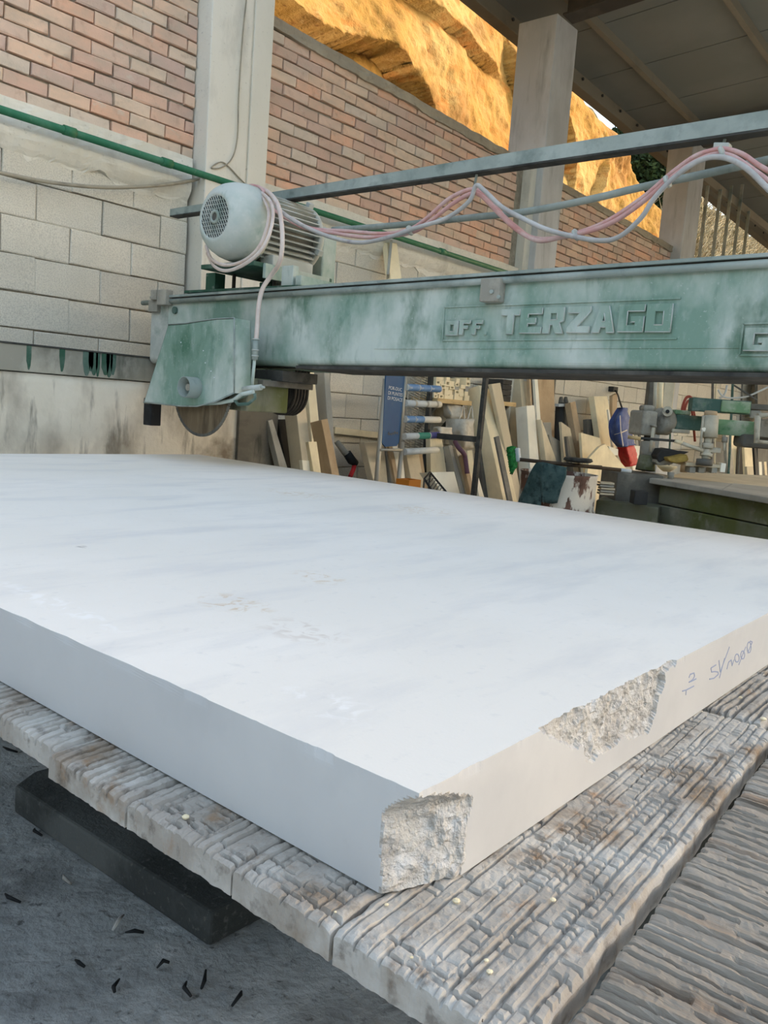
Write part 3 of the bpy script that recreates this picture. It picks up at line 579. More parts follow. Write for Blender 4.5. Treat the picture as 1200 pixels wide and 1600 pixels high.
# ================================================================== THE TIMBER SAW TABLE
table = thing('saw_table', 'weathered timber saw table of kerf-scored planks under the white slab', 'table', (1.8, 1.5, 0))
def kerf_field(X, Y, seed, mode):
    q = random.Random(seed); H = .0018 * fbm(X * 60, Y * 60, seed, 3) + .0012 * fbm(X * 210, Y * 210, seed + 9, 2) - .0015
    x0, x1, y0, y1 = X.min(), X.max(), Y.min(), Y.max()
    xs, ys = X[0], Y[:, 0]
    def groove(along, pos, a, b, dep, wd, wob):
        nonlocal H
        if along == 'x':
            j0, j1 = np.searchsorted(ys, [pos - 4 * wd - .004, pos + 4 * wd + .004]); i0, i1 = np.searchsorted(xs, [a, b])
        else:
            i0, i1 = np.searchsorted(xs, [pos - 4 * wd - .004, pos + 4 * wd + .004]); j0, j1 = np.searchsorted(ys, [a, b])
        if j1 <= j0 or i1 <= i0: return
        A = X[j0:j1, i0:i1]; B = Y[j0:j1, i0:i1]
        s_, t_ = (A, B) if along == 'x' else (B, A)
        d = np.abs(t_ - pos - wob * vnoise(s_ * 22, s_ * 0, seed + int(pos * 9999) % 997)); e = np.clip(np.minimum(s_ - a, b - s_) / .006, 0, 1)
        g = -dep * e * np.clip(1.35 - d / wd * .9, 0, 1)
        H[j0:j1, i0:i1] = np.minimum(H[j0:j1, i0:i1], g + H[j0:j1, i0:i1] * .3)
    if mode == 'weave':
        y = y0; lines = []
        while y < y1: lines.append(y); y += q.uniform(.009, .019)
        for yl in lines:
            x = x0 - q.random() * .1
            while x < x1:
                L = q.uniform(.12, .6); groove('x', yl, x, x + L, q.uniform(.002, .008), q.uniform(.0012, .0024), .002); x += L + q.uniform(0, .05)
        for a, b in zip(lines[:-1], lines[1:]):
            x = x0
            while x < x1:
                if q.random() < .30: x += q.uniform(.05, .18)
                x += q.uniform(.009, .024); groove('y', x, a - .002, b + .002 + (q.random() < .3) * .012, q.uniform(.005, .012), q.uniform(.0014, .0028), .002)
    elif mode == 'slats':
        x = x0
        while x < x1:
            y = y0 - q.random() * .2
            while y < y1:
                L = q.uniform(.12, .5); groove('y', x + q.uniform(-.002, .002), y, y + L, q.uniform(.012, .022), q.uniform(.0016, .0042), .004); y += L + q.uniform(0, .03)
            x += q.uniform(.011, .023)
        H += -.004 * np.clip(vnoise(X * 55, Y * 7, seed + 5), 0, 1) - .003 * np.clip(vnoise(X * 28, Y * 3, seed + 6) * 2, 0, 1)
    else:                                             # long kerfs along the plank
        y = y0
        while y < y1:
            x = x0 - q.random() * .3
            while x < x1:
                L = q.uniform(.2, .8); groove('x', y, x, x + L, q.uniform(.006, .014), q.uniform(.0018, .0034), .003); x += L + q.uniform(0, .06)
            y += q.uniform(.011, .022)
        for k in range(int((x1 - x0) * 40)):
            yy = q.uniform(y0, y1); groove('y', q.uniform(x0, x1), yy, yy + q.uniform(.015, .05), q.uniform(.003, .007), q.uniform(.002, .004), .002)
    return H
def plank(xs, ys, seed, mode, mat, shear=0, th=.036, edge=.004, zt=TT):
    X, Y = np.meshgrid(xs, ys); H = kerf_field(X, Y, seed, mode)
    # ragged saw-chewed ends and softened edges
    ex = np.minimum(X - xs[0], xs[-1] - X); ey = np.minimum(Y - ys[0], ys[-1] - Y)
    H = np.minimum(H, 0) - .004 * np.exp(-ex / .004) - .003 * np.exp(-ey / .003)
    endx = .0022 * fbm(Y * 90, Y * 0, seed + 3, 3) * np.clip(1 - (X - xs[0]) / .012, 0, 1)
    X2 = X + np.where(X - xs[0] < .012, endx, 0); Y2 = Y + shear * (X - .572)
    Y2 = Y2 + edge * vnoise(X * 45, X * 0, seed + 4) * np.clip(1 - ey / .01, 0, 1)
    return grid_mesh('plank', np.stack([X2, Y2, zt + np.minimum(H, -.0002)], -1), mat, table, skirt=lambda b: np.stack([b[:, 0] + .0015 * vnoise(b[:, 1] * 40, b[:, 0] * 9, seed), b[:, 1], np.full(len(b), zt - th) + .0015 * vnoise(b[:, 1] * 30, b[:, 0] * 30, seed)], -1), smooth=False)
fx = np.arange(.54, 1.452, .0020)
plank(fx, np.arange(.268, .470, .0019), 3, 'weave', M['wood'], shear=.065)                       # beside the slab
nxs = np.concatenate([np.arange(.54, .66, .002), np.arange(.66, 1.46, .05)])
nearx = np.concatenate([np.arange(.54, .70, .002), np.arange(.70, 1.46, .05)])
plank(nearx, np.arange(.4735, .612, .002), 5, 'weave', M['wood'], shear=.065)
plank(nxs, np.arange(.6155, .803, .002), 6, 'weave', M['wood'], shear=.065)
plank(nxs - .002, np.arange(.807, .984, .002), 7, 'long', M['wood'], shear=.065)
plank(nxs + .012, np.arange(.990, 1.30, .002), 8, 'long', M['wood'], shear=.065)
plank(nxs, np.arange(1.306, 1.62, .003), 9, 'long', M['wood'], shear=.065)
for k in range(8):
    y0 = 1.626 + k * .30; plank(np.linspace(.54, 1.40, 30), np.linspace(y0, y0 + .294, 12), 20 + k, 'long', M['wood'], shear=.065)
ox = np.concatenate([np.arange(.575, 1.46, .0020)])
oy = np.concatenate([np.arange(-.42, -.06, .012), np.arange(-.06, .256, .0028)])
plank(ox, oy, 31, 'slats', M['wood_grain'], shear=.065)
bx = np.arange(1.468, 2.44, .0035)
plank(bx, np.arange(.338, .53, .003), 33, 'long', M['wood'], shear=.012)
plank(bx, np.concatenate([np.arange(-.40, .0, .02), np.arange(.0, .318, .0035)]), 34, 'long', M['wood'], shear=.012)
plank(np.linspace(2.45, 3.3, 80), np.linspace(.338, .53, 30), 35, 'long', M['wood'], shear=.012)
plank(np.linspace(2.45, 3.3, 80), np.linspace(-.4, .318, 60), 36, 'long', M['wood'], shear=.012)
for k in range(3): plank(np.linspace(1.47, 3.3, 40), np.linspace(.56 + k * 1.15, 1.69 + k * 1.15, 20), 50 + k, 'long', M['wood'])
MB().box(1.75, 3.25, .10, 3.8, 0, .683).build('plinth', M['stone_dark'], table)
MB().box(1.0, 1.75, 2.4, 3.8, .55, .683).build('cross_beam', M['wood'], table)
# broken splintered plank end nearest the camera
q = random.Random(5); m = MB()
for k in range(26):
    x = .545 + q.random() * .03; y = .268 + q.random() * .05; m.bar((x, y, .705), (x - q.uniform(.002, .014), y - q.uniform(-.004, .010), .70 + q.uniform(-.02, .016)), .003, .002)
tag(m.build('splinters', M['bark'], table), kind='stuff')
# stone chips left on the planks
CHIPS = ['on the planks in front of the broken slab corner, largest there', 'alone in the middle of the wide plank beside the slab', 'touching the bottom of the broken slab corner', 'in a close pair on the wide plank, the farther one', 'in a close pair on the wide plank, the nearer one', 'on the plank ends below the long grey slab face', 'on the far planks beside the handwriting', 'on the far planks at the picture border', 'near the table edge left of the broken corner', 'near the table edge in front of the broken corner']
q = random.Random(9)
for k, (x, y, r) in enumerate([(713, 1408, .0055), (864, 1406, .0045), (604, 1413, .003), (760, 1500, .003), (765, 1518, .004), (290, 1277, .006), (1157, 1090, .005), (1193, 1124, .007), (524, 1424, .002), (643, 1495, .0025)]):
    p = PZ(x, y, TT + .001); m = MB(); m.lathe((p.x, p.y, p.z - .001), (0, 0, 1), [(0, r * .6), (r * .35, r * .75), (r * .65, r * .35)], 7, smooth=False)
    tag(m.build('stone_chip', M['st_cream']), 'tiny pale stone chip ' + CHIPS[k], 'stone chip', 'stone chips on the planks')
# floor block and litter under the table edge
blk = MB().prism([(1.10, 1.31, .001), (1.48, 1.30, .001), (1.48, 2.16, .001), (1.16, 2.19, .001), (1.075, 2.14, .001)], (0, 0, .081)).build('floor_block', M['stone_dark'], bevel=.008)
tag(blk, 'long dark dusty stone block lying on the floor under the table edge', 'stone block')
q = random.Random(21)
SPL = ['pale wood splinter on the floor, nearest to the dark stone block', 'pale wood splinter on the floor along the middle of the dark block', 'dark splinter touching the nearer pale splinter on the floor', 'dark splinter at the lower left of the floor, bottom row first', 'dark splinter at the picture border on the slurry floor', 'dark splinter on the floor below the end of the stone block',
       'dark splinter on the floor between the block end and the bottom border', 'dark splinter at the border level with the slab underside', 'dark splinter on the floor beside the far end of the block', 'dark splinter in the pair under the block end, inner one', 'dark splinter farthest under the table edge', 'dark splinter in the middle of the open floor']
for k, (x, y, L) in enumerate([(185, 1441, .05), (105, 1374, .04), (210, 1457, .04), (183, 1540, .035), (20, 1403, .05), (318, 1530, .05), (255, 1508, .03), (16, 1171, .06), (60, 1300, .04), (295, 1545, .04), (370, 1560, .04), (125, 1505, .03)]):
    p = PZ(x, y, .008); a = q.uniform(0, 3.14); d = Vector((math.cos(a), math.sin(a), .1)) * L / 2
    mid = p + Vector((q.uniform(-.01, .01), q.uniform(-.01, .01), .004))
    tag(MB().tube([p - d, mid, p + d], [.003, .0048, .002], 5).build('wood_splinter', M['wood'] if k < 2 else M['black']), SPL[k], 'splinter', 'splinters on the floor')

# ================================================================== THE BRIDGE SAW: beam
TL = lambda y: .015 * (4.22 - y)
BX = 2.88
def tilt(m):
    m.v = [(p[0], p[1], p[2] + TL(p[1])) for p in m.v]; return m
bridge = thing('bridge_beam', 'long dusty green steel bridge beam with raised lettering spanning above the slab', 'machine beam', (3.1, 2, 1.35))
def profile(y0, y1, prof): return MB().prism([(x, y0, z) for x, z in prof], (0, y1 - y0, 0))
bot, lid = 1.346, 1.722
pr = [(BX, lid - .02)] + [(BX + .035 - .035 * math.cos(a), bot + .035 - .035 * math.sin(a)) for a in np.linspace(0, math.pi / 2, 7)] + [(3.40, bot), (3.40, lid - .02)]
m = MB(); ysl = np.linspace(4.05, -1.0, 2); tilt(profile(4.06, -1.0, pr)).build('beam_body', M['green'], bridge)
pe = [(x - (.003 if x < 3 else -.003), z) for x, z in pr]
tilt(profile(4.215, 4.055, pe)).build('end_cover', M['dusty_light'], bridge)
tilt(MB().box(BX - .028, 3.42, -1.0, 4.20, lid - .012, lid)).build('lid_plate', M['dusty_steel'], bridge)
tilt(MB().box(BX - .008, 3.41, -1.0, 4.20, lid - .022, lid - .012)).build('lid_gap_shade', M['dark_steel'], bridge)  # dark strip stands in for the shade in the gap under the lid
m = MB(); m.cyl((BX - .014, 4.29, lid - .031), (BX - .014, -1.0, lid - .031 ), .0135, n=14); tilt(m).build('guide_rod', M['dusty_steel'], bridge)
tilt(MB().box(BX, 3.30, -1.0, 3.0, bot - .014, bot)).build('bottom_plate', M['dark_steel'], bridge)
def face_box(px0, py0, px1, py1, d0, d1):             # a plate on the beam face from its picture corners
    a = PX(px0, py0, BX); b = PX(px1, py1, BX); return MB().box(BX - d1, BX - d0, b.y, a.y, min(a.z, b.z), max(a.z, b.z))
face_box(761, 438, 788, 473, .0, .045).build('rod_bracket', M['grey_cast'], bridge, .003)
for x, y in ((769, 456), (780, 464)): p = PX(x, y, BX - .045); MB().cyl(p, p + Vector((-.008, 0, 0)), .0085, n=6).build('bolt', M['dusty_steel'], bridge)
face_box(257, 455, 270, 478, .0, .05).build('rod_bracket', M['grey_cast'], bridge, .003); face_box(247, 455, 255, 470, .02, .05).build('rod_bracket', M['grey_cast'], bridge, .003)
face_box(239, 470, 252, 488, .0, .03).build('end_lug', M['grey_cast'], bridge, .003)
p = PX(274, 485, BX - .004); MB().cyl(p, p + Vector((-.01, 0, 0)), .02).build('cap_disc', M['machine_dark'], bridge)
def to_mesh(o):
    bpy.context.view_layer.update(); me = bpy.data.meshes.new_from_object(o.evaluated_get(bpy.context.evaluated_depsgraph_get())); me.name = o.name
    n = bpy.data.objects.new(o.name + '_m', me); COL.objects.link(n); n.parent = o.parent; n.matrix_local = o.matrix_local.copy(); nm = o.name
    if not me.materials: me.materials.append(o.data.materials[0])
    bpy.data.objects.remove(o, do_unlink=True); n.name = nm; return n
# raised frames and letters, cut as block shapes
def face(px, z): p = PX(px, 500, BX); return p.y, z
LET = {'O': [[(0, 0), (1, 0), (1, 1), (0, 1)], [(.33, .25), (.67, .25), (.67, .75), (.33, .75)]], 'F': [[(0, 0), (.36, 0), (.36, .42), (.75, .42), (.75, .62), (.36, .62), (.36, .78), (1, .78), (1, 1), (0, 1)]],
       'T': [[(.32, 0), (.68, 0), (.68, .76), (1, .76), (1, 1), (0, 1), (0, .76), (.32, .76)]], 'E': [[(0, 0), (1, 0), (1, .24), (.36, .24), (.36, .38), (.72, .38), (.72, .6), (.36, .6), (.36, .76), (1, .76), (1, 1), (0, 1)]],
       'R': [[(0, 0), (.34, 0), (.34, .32), (.46, .32), (.64, 0), (1, 0), (.8, .4), (1, .48), (1, 1), (0, 1)], [(.34, .52), (.66, .52), (.66, .78), (.34, .78)]], 'Z': [[(0, 0), (1, 0), (1, .24), (.48, .24), (1, .82), (1, 1), (0, 1), (0, .76), (.52, .76), (0, .18)]],
       'A': [[(0, 0), (.34, 0), (.38, .2), (.62, .2), (.66, 0), (1, 0), (.70, 1), (.30, 1)], [(.43, .42), (.57, .42), (.5, .74)]], 'G': [[(0, 0), (1, 0), (1, .56), (.5, .56), (.5, .36), (.66, .36), (.66, .24), (.34, .24), (.34, .76), (1, .76), (1, 1), (0, 1)]]}
def letter(ch, x0, yt0, x1, yb):
    """x0..x1, top and bottom in picture pixels on the beam face"""
    a = PX(x0, yt0, BX); b = PX(x1, yb, BX); c_ = PX(x0, yb, BX)
    f = lambda u, v: Vector((BX, a.y + (b.y - a.y) * u, c_.z + (a.z - c_.z) * v + TL(a.y + (b.y - a.y) * u) - TL(a.y)))
    cu = bpy.data.curves.new('raised_letter', 'CURVE'); cu.dimensions = '2D'; cu.fill_mode = 'BOTH'; cu.extrude = .0065; cu.bevel_depth = .001
    w_, h_ = abs(b.y - a.y), abs(a.z - c_.z)
    for pl in LET[ch]:
        sp = cu.splines.new('POLY'); sp.points.add(len(pl) - 1); sp.use_cyclic_u = True
        for k, (u, v) in enumerate(pl): sp.points[k].co = (u * w_, v * h_, 0, 1)
    cu.materials.append(M['green'])
    o = bpy.data.objects.new('raised_letter', cu); COL.objects.link(o); o.parent = bridge
    # curve x runs along -Y of the yard, curve y runs up, its face looks along -X
    o.matrix_local = Matrix(((0, 0, -1, BX - .004), (-1, 0, 0, a.y), (0, 1, 0, c_.z), (0, 0, 0, 1)))
    o.location = Vector((BX - .004, a.y, c_.z)) - wloc(bridge)
    o = to_mesh(o); m = MB()                          # pale lines along edges facing right and down
    for pl in LET[ch]:
        n_ = len(pl); hole = pl is not LET[ch][0]
        for (u0, v0), (u1, v1) in zip(pl, pl[1:] + pl[:1]):
            nx_, ny_ = (v1 - v0) * h_, -(u1 - u0) * w_
            if hole: nx_, ny_ = nx_, ny_
            if nx_ * .8 - ny_ * .6 > .15 * math.hypot(nx_, ny_):
                g_ = lambda u, v: Vector((u * w_, v * h_, .0070)); m.tube([g_(u0, v0), g_(u1, v1)], .0022, 5)
    if m.v:
        e_ = bpy.data.objects.new('worn_edge', m.mesh('worn_edge', M['dusty_light'])); COL.objects.link(e_); e_.parent = o
for ch, x0, y0, x1, y1 in [('O', 700, 502, 717, 524), ('F', 721, 501, 736, 523), ('F', 741, 501, 755, 523), ('T', 787, 484, 812, 522), ('E', 817, 482, 847, 521), ('R', 853, 481, 881, 521), ('Z', 891, 480, 922, 520), ('A', 930, 479, 961, 520), ('G', 971, 477, 1006, 519), ('O', 1014, 476, 1049, 519), ('G', 1167, 513, 1206, 548)]:
    letter(ch, x0, y0, x1, y1)
face_box(757, 519, 761, 523, 0, .006).build('raised_letter', M['green'], bridge)
def strip(p0, p1, wd=.006, d=.005):
    a = PX(*p0, BX); b = PX(*p1, BX); MB().bar(a, b, wd, d * 2, up=(1, 0, 0)).build('raised_frame', M['dusty_steel'] if wd < .004 else M['green'], bridge)
for a, b in (((692, 532), (1058, 529)), ((692, 532), (695, 480)), ((695, 480), (1064, 466)), ((1156, 555), (1300, 556)), ((1156, 555), (1162, 506)), ((1162, 506), (1300, 502))): strip(a, b)
m = MB(); tilt(m.box(BX - .003, BX + .01, -.9, 2.5, 1.425, 1.429)).build('weld_seam', M['green'], bridge)
# ================================================================== THE SAW CARRIAGE: motor on the beam, guard and blade before it
car = thing('saw_carriage', 'saw carriage with dusty finned motor above the beam and green blade guard in front', 'saw head', (2.9, 3.5, 1.0))
MY, MZ, MX = 3.456, 2.07, 2.70
m = MB(); m.lathe((MX, MY, MZ), (1, 0, 0), [(.004, .104), (0, .110), (.004, .122), (.03, .155), (.06, .174), (.10, .188), (.15, .195), (.215, .196), (.215, .186), (.02, .104)], 48, caps=False)
cowl = m.build('fan_cowl', M['cowl'], car, fix=True)
MB().cyl((MX + .03, MY, MZ), (MX + .034, MY, MZ), .104, n=32).build('grille_shade', M['black'], cowl)  # black disc stands in for the shade inside the cowl
m = MB(); r0 = .107; st_ = .0150
for sgn in (1,):
    for k in range(-8, 9):                          # slanting slits of the fan grille
        off = k * st_ * .98
        hl = math.sqrt(max(r0 * r0 - off * off, 0))
        if hl < .006: continue
        d = Vector((0, math.cos(1.05), math.sin(1.05))); e = Vector((0, -math.sin(1.05), math.cos(1.05)))
        c_ = Vector((MX + .006, MY, MZ)) + e * off; m.bar(c_ - d * hl, c_ + d * hl, .0052, .004, up=(1, 0, 0))
for k in range(-5, 6):
    off = k * .0200; hl = math.sqrt(max(r0 * r0 - off * off, 0)); c_ = Vector((MX + .007, MY, MZ + off)); m.bar(c_ - Vector((0, hl, 0)), c_ + Vector((0, hl, 0)), .003, .004, up=(1, 0, 0))
m.build('grille', M['dusty_light'], cowl)
m = MB(); m.lathe((MX - .002, MY, MZ), (1, 0, 0), [(.012, .020), (0, .020), (0, .034), (.012, .034)], 24, caps=False); m.build('hub_ring', M['dusty_light'], cowl)
MB().cyl((MX + .003, MY, MZ), (MX + .008, MY, MZ), .021).build('hub_centre', M['dark_steel'], cowl)
MB().lathe((MX + .20, MY, MZ), (1, 0, 0), [(0, .14), (.36, .14), (.37, .10)], 36).build('motor_body', M['grey_cast'], car)
for k in range(36):
    a = 2 * math.pi * k / 36; d = Vector((0, math.cos(a), math.sin(a)))
    if d.z < -.88: continue
    ln = .345 if abs(d.y) < .9 else .345
    MB().bar(Vector((MX + .225, MY, MZ)) + d * .157, Vector((MX + .225 + ln, MY, MZ)) + d * .157, .007, .052, up=d).build('cooling_fin', M['dusty_light'], car)
m = MB(); m.lathe((MX + .565, MY, MZ), (1, 0, 0), [(0, .178), (.035, .178), (.05, .165), (.075, .12), (.08, .05), (.16, .03)], 36); m.build('end_shield', M['dusty_light'], car)
for k in range(4):
    a = math.pi / 4 + k * math.pi / 2 - .35; d = Vector((0, math.cos(a), math.sin(a))); c_ = Vector((MX + .575, MY, MZ)) + d * .185
    MB().obox(c_, (.018, 0, 0), Vector((0, -d.z, d.y)) * .016, d * .02).build('lug', M['dusty_light'], car, .004)
for s_ in (-1, 1):
    MB().box(MX + .26, MX + .55, MY + s_ * .11 - .05, MY + s_ * .11 + .05, 1.865, 1.925).build('motor_foot', M['dusty_light'], car, .006)
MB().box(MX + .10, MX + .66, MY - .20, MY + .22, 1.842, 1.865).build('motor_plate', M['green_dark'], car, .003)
MB().box(MX + .16, MX + .62, MY - .22, MY - .20, 1.79, 1.862).build('plate_edge', M['green'], car, .002)
a = PX(308, 446, BX + .01); b = PX(560, 440, BX + .01)
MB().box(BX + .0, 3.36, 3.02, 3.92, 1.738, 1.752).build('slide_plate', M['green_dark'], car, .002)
MB().box(BX + .015, BX + .055, 3.075, 3.155, 1.752, 1.85).build('lug_plate', M['green'], car, .003)
for y in (3.62, 3.30, 3.74): MB().cyl((BX + .10, y, 1.752), (BX + .10, y, 1.842), .010, n=8).build('stud', M['dark_steel'], car)
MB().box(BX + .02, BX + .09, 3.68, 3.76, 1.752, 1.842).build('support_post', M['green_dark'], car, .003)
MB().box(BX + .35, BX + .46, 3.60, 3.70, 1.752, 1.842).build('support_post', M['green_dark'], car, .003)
yA, yB = PX(473, 400, 3.39).y, PX(504, 400, 3.39).y
MB().box(3.39, 3.50, min(yA, yB), max(yA, yB) + .12, 1.75, PX(488, 356, 3.39).z).build('belt_cover', M['green'], car, .01)
MB().box(BX + .02, 3.36, 3.02, 3.06, 1.752, 1.80).build('slide_edge', M['green'], car, .003)
# guard in front of the beam
GX = 2.62
gp = [(3.167, 1.562), (3.30, 1.559), (3.42, 1.550), (3.55, 1.538), (3.687, 1.533), (3.877, 1.126), (3.55, 1.124), (3.42, 1.130), (3.28, 1.160), (3.140, 1.209)]
g = MB(); poly = [Vector((GX, y, z)) for y, z in gp]
n = len(poly); g.prism(poly, (.005, 0, 0)); g.prism([p + Vector((.10, 0, 0)) for p in poly], (.005, 0, 0))
for a, b in zip(poly[:6], poly[1:6]): g.hexa([a + Vector((0, 0, -.004)), a + Vector((.104, 0, -.004)), b + Vector((.104, 0, -.004)), b + Vector((0, 0, -.004)), a, a + Vector((.104, 0, 0)), b + Vector((.104, 0, 0)), b])
g.hexa([poly[9], poly[9] + Vector((.104, 0, 0)), poly[9] + Vector((.104, .005, 0)), poly[9] + Vector((0, .005, 0)), poly[0], poly[0] + Vector((.104, 0, 0)), poly[0] + Vector((.104, .005, 0)), poly[0] + Vector((0, .005, 0))])
guard = g.build('blade_guard', M['green'], car, fix=True)
m = MB(); m.tube([Vector((GX - .002, y, z)) for y, z in [gp[5], gp[6], gp[7], gp[8], gp[9]]], .004, 6); m.build('guard_rim', M['dusty_steel'], guard)
MB().tube([poly[0], poly[9]], .004, 6).build('guard_rim', M['dusty_steel'], guard); MB().tube([p + Vector((0, 0, .001)) for p in poly[:5]], .003, 6).build('guard_rim', M['dusty_steel'], guard)
c_ = PX(306, 606, GX); m = MB(); m.lathe(c_ + Vector((.001, 0, 0)), (-1, 0, 0), [(0, .052), (.075, .052), (.075, .048), (0, .048)], 28, caps=False); m.build('water_stub', M['dusty_steel'], guard)
MB().cyl(c_ + Vector((-.001, 0, 0)), c_ + Vector((-.05, 0, 0)), .018, n=10).build('bolt', M['grey_cast'], guard)
for x, y in ((321, 567), (318, 548), (283, 535), (335, 590), (330, 580)): p = PX(x, y, GX); MB().cyl(p, p + Vector((-.003, 0, 0)), .003, n=6).build('rivet', M['print_white'], guard)
a = PX(231, 650, 2.64); MB().box(2.635, 2.70, a.y - .035, a.y + .035, 1.005, 1.128).build('splash_flap', M['black'], guard, .004)
MB().box(2.63, 2.70, a.y - .02, a.y + .03, 1.118, 1.15).build('flap_bracket', M['rail_steel'], guard, .003)
BCY, BCZ, BXX = 3.452, 1.208, 2.672
m = MB(); m.lathe((BXX - .002, BCY, BCZ), (1, 0, 0), [(0, .218), (.004, .218)], 72, smooth=False); blade = m.build('blade', M['blade'], car)
for k in range(44):
    a0 = 2 * math.pi * k / 44; pts = []
    for r_, t0, t1 in ((.216, .06, .94),):
        w_ = 2 * math.pi / 44
        for f_ in (t0, .35, .65, t1): pts.append((BXX - .003, BCY + .231 * math.cos(a0 + w_ * f_), BCZ + .231 * math.sin(a0 + w_ * f_)))
        for f_ in (t1, .65, .35, t0): pts.append((BXX - .003, BCY + r_ * math.cos(a0 + w_ * f_), BCZ + r_ * math.sin(a0 + w_ * f_)))
    if BCZ + .22 * math.sin(a0) < 1.18: MB().prism(pts, (.006, 0, 0)).build('blade_segment', M['rail_steel'], blade)
MB().cyl((BXX - .012, BCY, BCZ), (3.2, BCY, BCZ), .03).build('spindle', M['dark_steel'], car)
MB().box(2.735, PY(451, 615, 3.18).x, 3.18, 3.56, 1.125, 1.29).build('spindle_housing', M['moss'], car, .008)
MB().box(2.89, PY(497, 584, 3.10).x, 3.10, 3.75, 1.285, 1.338).build('carriage_plate', M['dark_steel'], car, .004)
MB().box(2.80, 3.15, 3.14, 3.20, 1.255, 1.285).build('clamp_strip', M['rail_steel'], car, .003)
x0 = PY(464, 610, 3.33).x; x1 = PY(483, 610, 3.33).x
MB().cyl((x0 - .02, BCY + .01, 1.235), (x1 + .02, BCY + .01, 1.235), .10, n=24).build('pulley', M['dark_steel'], car)
for k in range(5):
    x = x0 + (x1 - x0) * k / 4; pts = [(x, BCY + .01 - .125, 1.72), (x, BCY + .01 - .122, 1.45)] + [(x, BCY + .01 - .120 * math.cos(a), 1.235 - .120 * math.sin(a)) for a in np.linspace(0, math.pi, 14)] + [(x, BCY + .132, 1.45), (x, BCY + .135, 1.72)]
    MB().tube(pts, .0085, 6).build('drive_belt', M['belt'], car)
# water fitting on the guard
a = PX(393, 598, 2.69); b = PX(399, 535, 2.69)
m = MB(); m.tube([PX(394, 604, 2.70), PX(396, 580, 2.70), PX(398, 560, 2.70)], .008, 8); m.build('feed_pipe', M['green'], guard)
MB().cyl(PX(398, 562, 2.70), PX(400, 530, 2.70), .0145, n=12).build('hose_coupling', M['dusty_steel'], guard)
for y in (557, 548, 531): p = PX(399 + (548 - y) * .05, y, 2.70); MB().cyl(p, p + Vector((0, 0, .006)), .018, n=12).build('hose_clip', M['dusty_light'], guard)
MB().cyl(PX(381, 608, 2.66), PX(408, 605, 2.66), .014, n=12).build('valve_body', M['dusty_light'], guard); MB().cyl(PX(406, 605, 2.66), PX(413, 605, 2.66), .006, n=8).build('valve_stem', M['dusty_light'], guard)
MB().tube([PX(312, 631, 2.655), PX(345, 629, 2.65), PX(365, 625, 2.64), PX(378, 616, 2.64), PX(396, 612, 2.64)], .010, 8).build('spray_pipe', M['green'], guard)
MB().tube([PX(398, 615, 2.64), PX(399, 622, 2.64), PX(388, 631, 2.64), PX(372, 632, 2.64), PX(366, 624, 2.64)], .008, 8).build('spray_pipe', M['machine_dark'], guard)

# ================================================================== overhead rail, conduit and cables of the bridge
rl2 = thing('cable_rail', 'dusty grey angle-steel rail running over the bridge beam and carrying the cables', 'rail', (3.15, 2, 2.25))
MB().hexa([(3.12, 4.42, 2.245), (3.126, 4.42, 2.245), (3.126, -.4, 2.250), (3.12, -.4, 2.250), (3.12, 4.42, 2.285), (3.126, 4.42, 2.285), (3.126, -.4, 2.318), (3.12, -.4, 2.318)]).build('upright_leaf', M['dusty_steel'], rl2)
MB().box(3.12, 3.18, -.4, 4.42, 2.240, 2.247).build('flat_leaf', M['dark_steel'], rl2)
MB().box(3.22, 3.28, 3.50, 3.56, 1.752, 2.29).build('rail_post', M['dusty_steel'], rl2)
for x, y0, y1 in ((745, 262, 288), (1133, 208, 228)): MB().cyl(PX(x + 2, y0, 3.15), PX(x - 3, y1, 3.15), .006, n=8).build('hanger', M['dusty_steel'], rl2)
p = PX(1129, 231, 3.14); MB().obox(p, (.02, 0, 0), (0, .028, .004), (0, .0, .014)).build('clip', M['dusty_light'], rl2, .004)
tag(MB().tube(spline([PX(x, y, 3.28) for x, y in ((520, 359), (555, 357), (640, 350), (735, 340), (820, 331), (920, 312), (1000, 293), (1100, 272), (1200, 250), (1300, 229))], 4), .0155, 12).build('cable_conduit', M['dusty_steel']), 'grey round steel conduit behind the hanging cables over the beam', 'pipe')
def cable(lab, pts, X, r, mat, dx=0, name='cable'):
    P_ = []
    for q_ in pts: P_.append(PX(q_[0], q_[1], X if len(q_) < 3 else q_[2]))
    return tag(MB().tube(spline(P_, 6), r, 8).build(name, mat), lab, 'cable', 'cables of the bridge saw')
cable('red cable sagging in two deep swags under the rail, topmost of its bundle', [(388, 296, 2.95), (402, 304, 2.9), (425, 322, 2.95), (455, 341, 3.0), (487, 357, 3.06), (540, 361), (600, 365), (641, 358), (668, 340), (697, 314), (720, 301), (741, 296), (760, 308), (785, 336), (808, 356), (830, 371), (862, 373), (902, 364), (948, 346), (1004, 309), (1050, 270), (1085, 245), (1110, 236), (1132, 233), (1160, 241), (1185, 258), (1215, 276), (1260, 310)], 3.12, .0095, M['hose_pink'])
cable('pinkish cable hanging close under the red one and tied to it halfway', [(390, 303, 2.95), (410, 316, 2.9), (440, 336, 2.95), (475, 356, 3.03), (520, 364), (575, 371), (640, 364), (672, 346), (705, 320), (735, 303), (752, 306), (776, 330), (806, 358), (840, 376), (880, 370), (925, 360), (965, 343), (1010, 311), (1058, 271), (1092, 250), (1120, 241), (1145, 245), (1175, 264), (1210, 290), (1260, 330)], 3.10, .0095, M['hose_pink'])
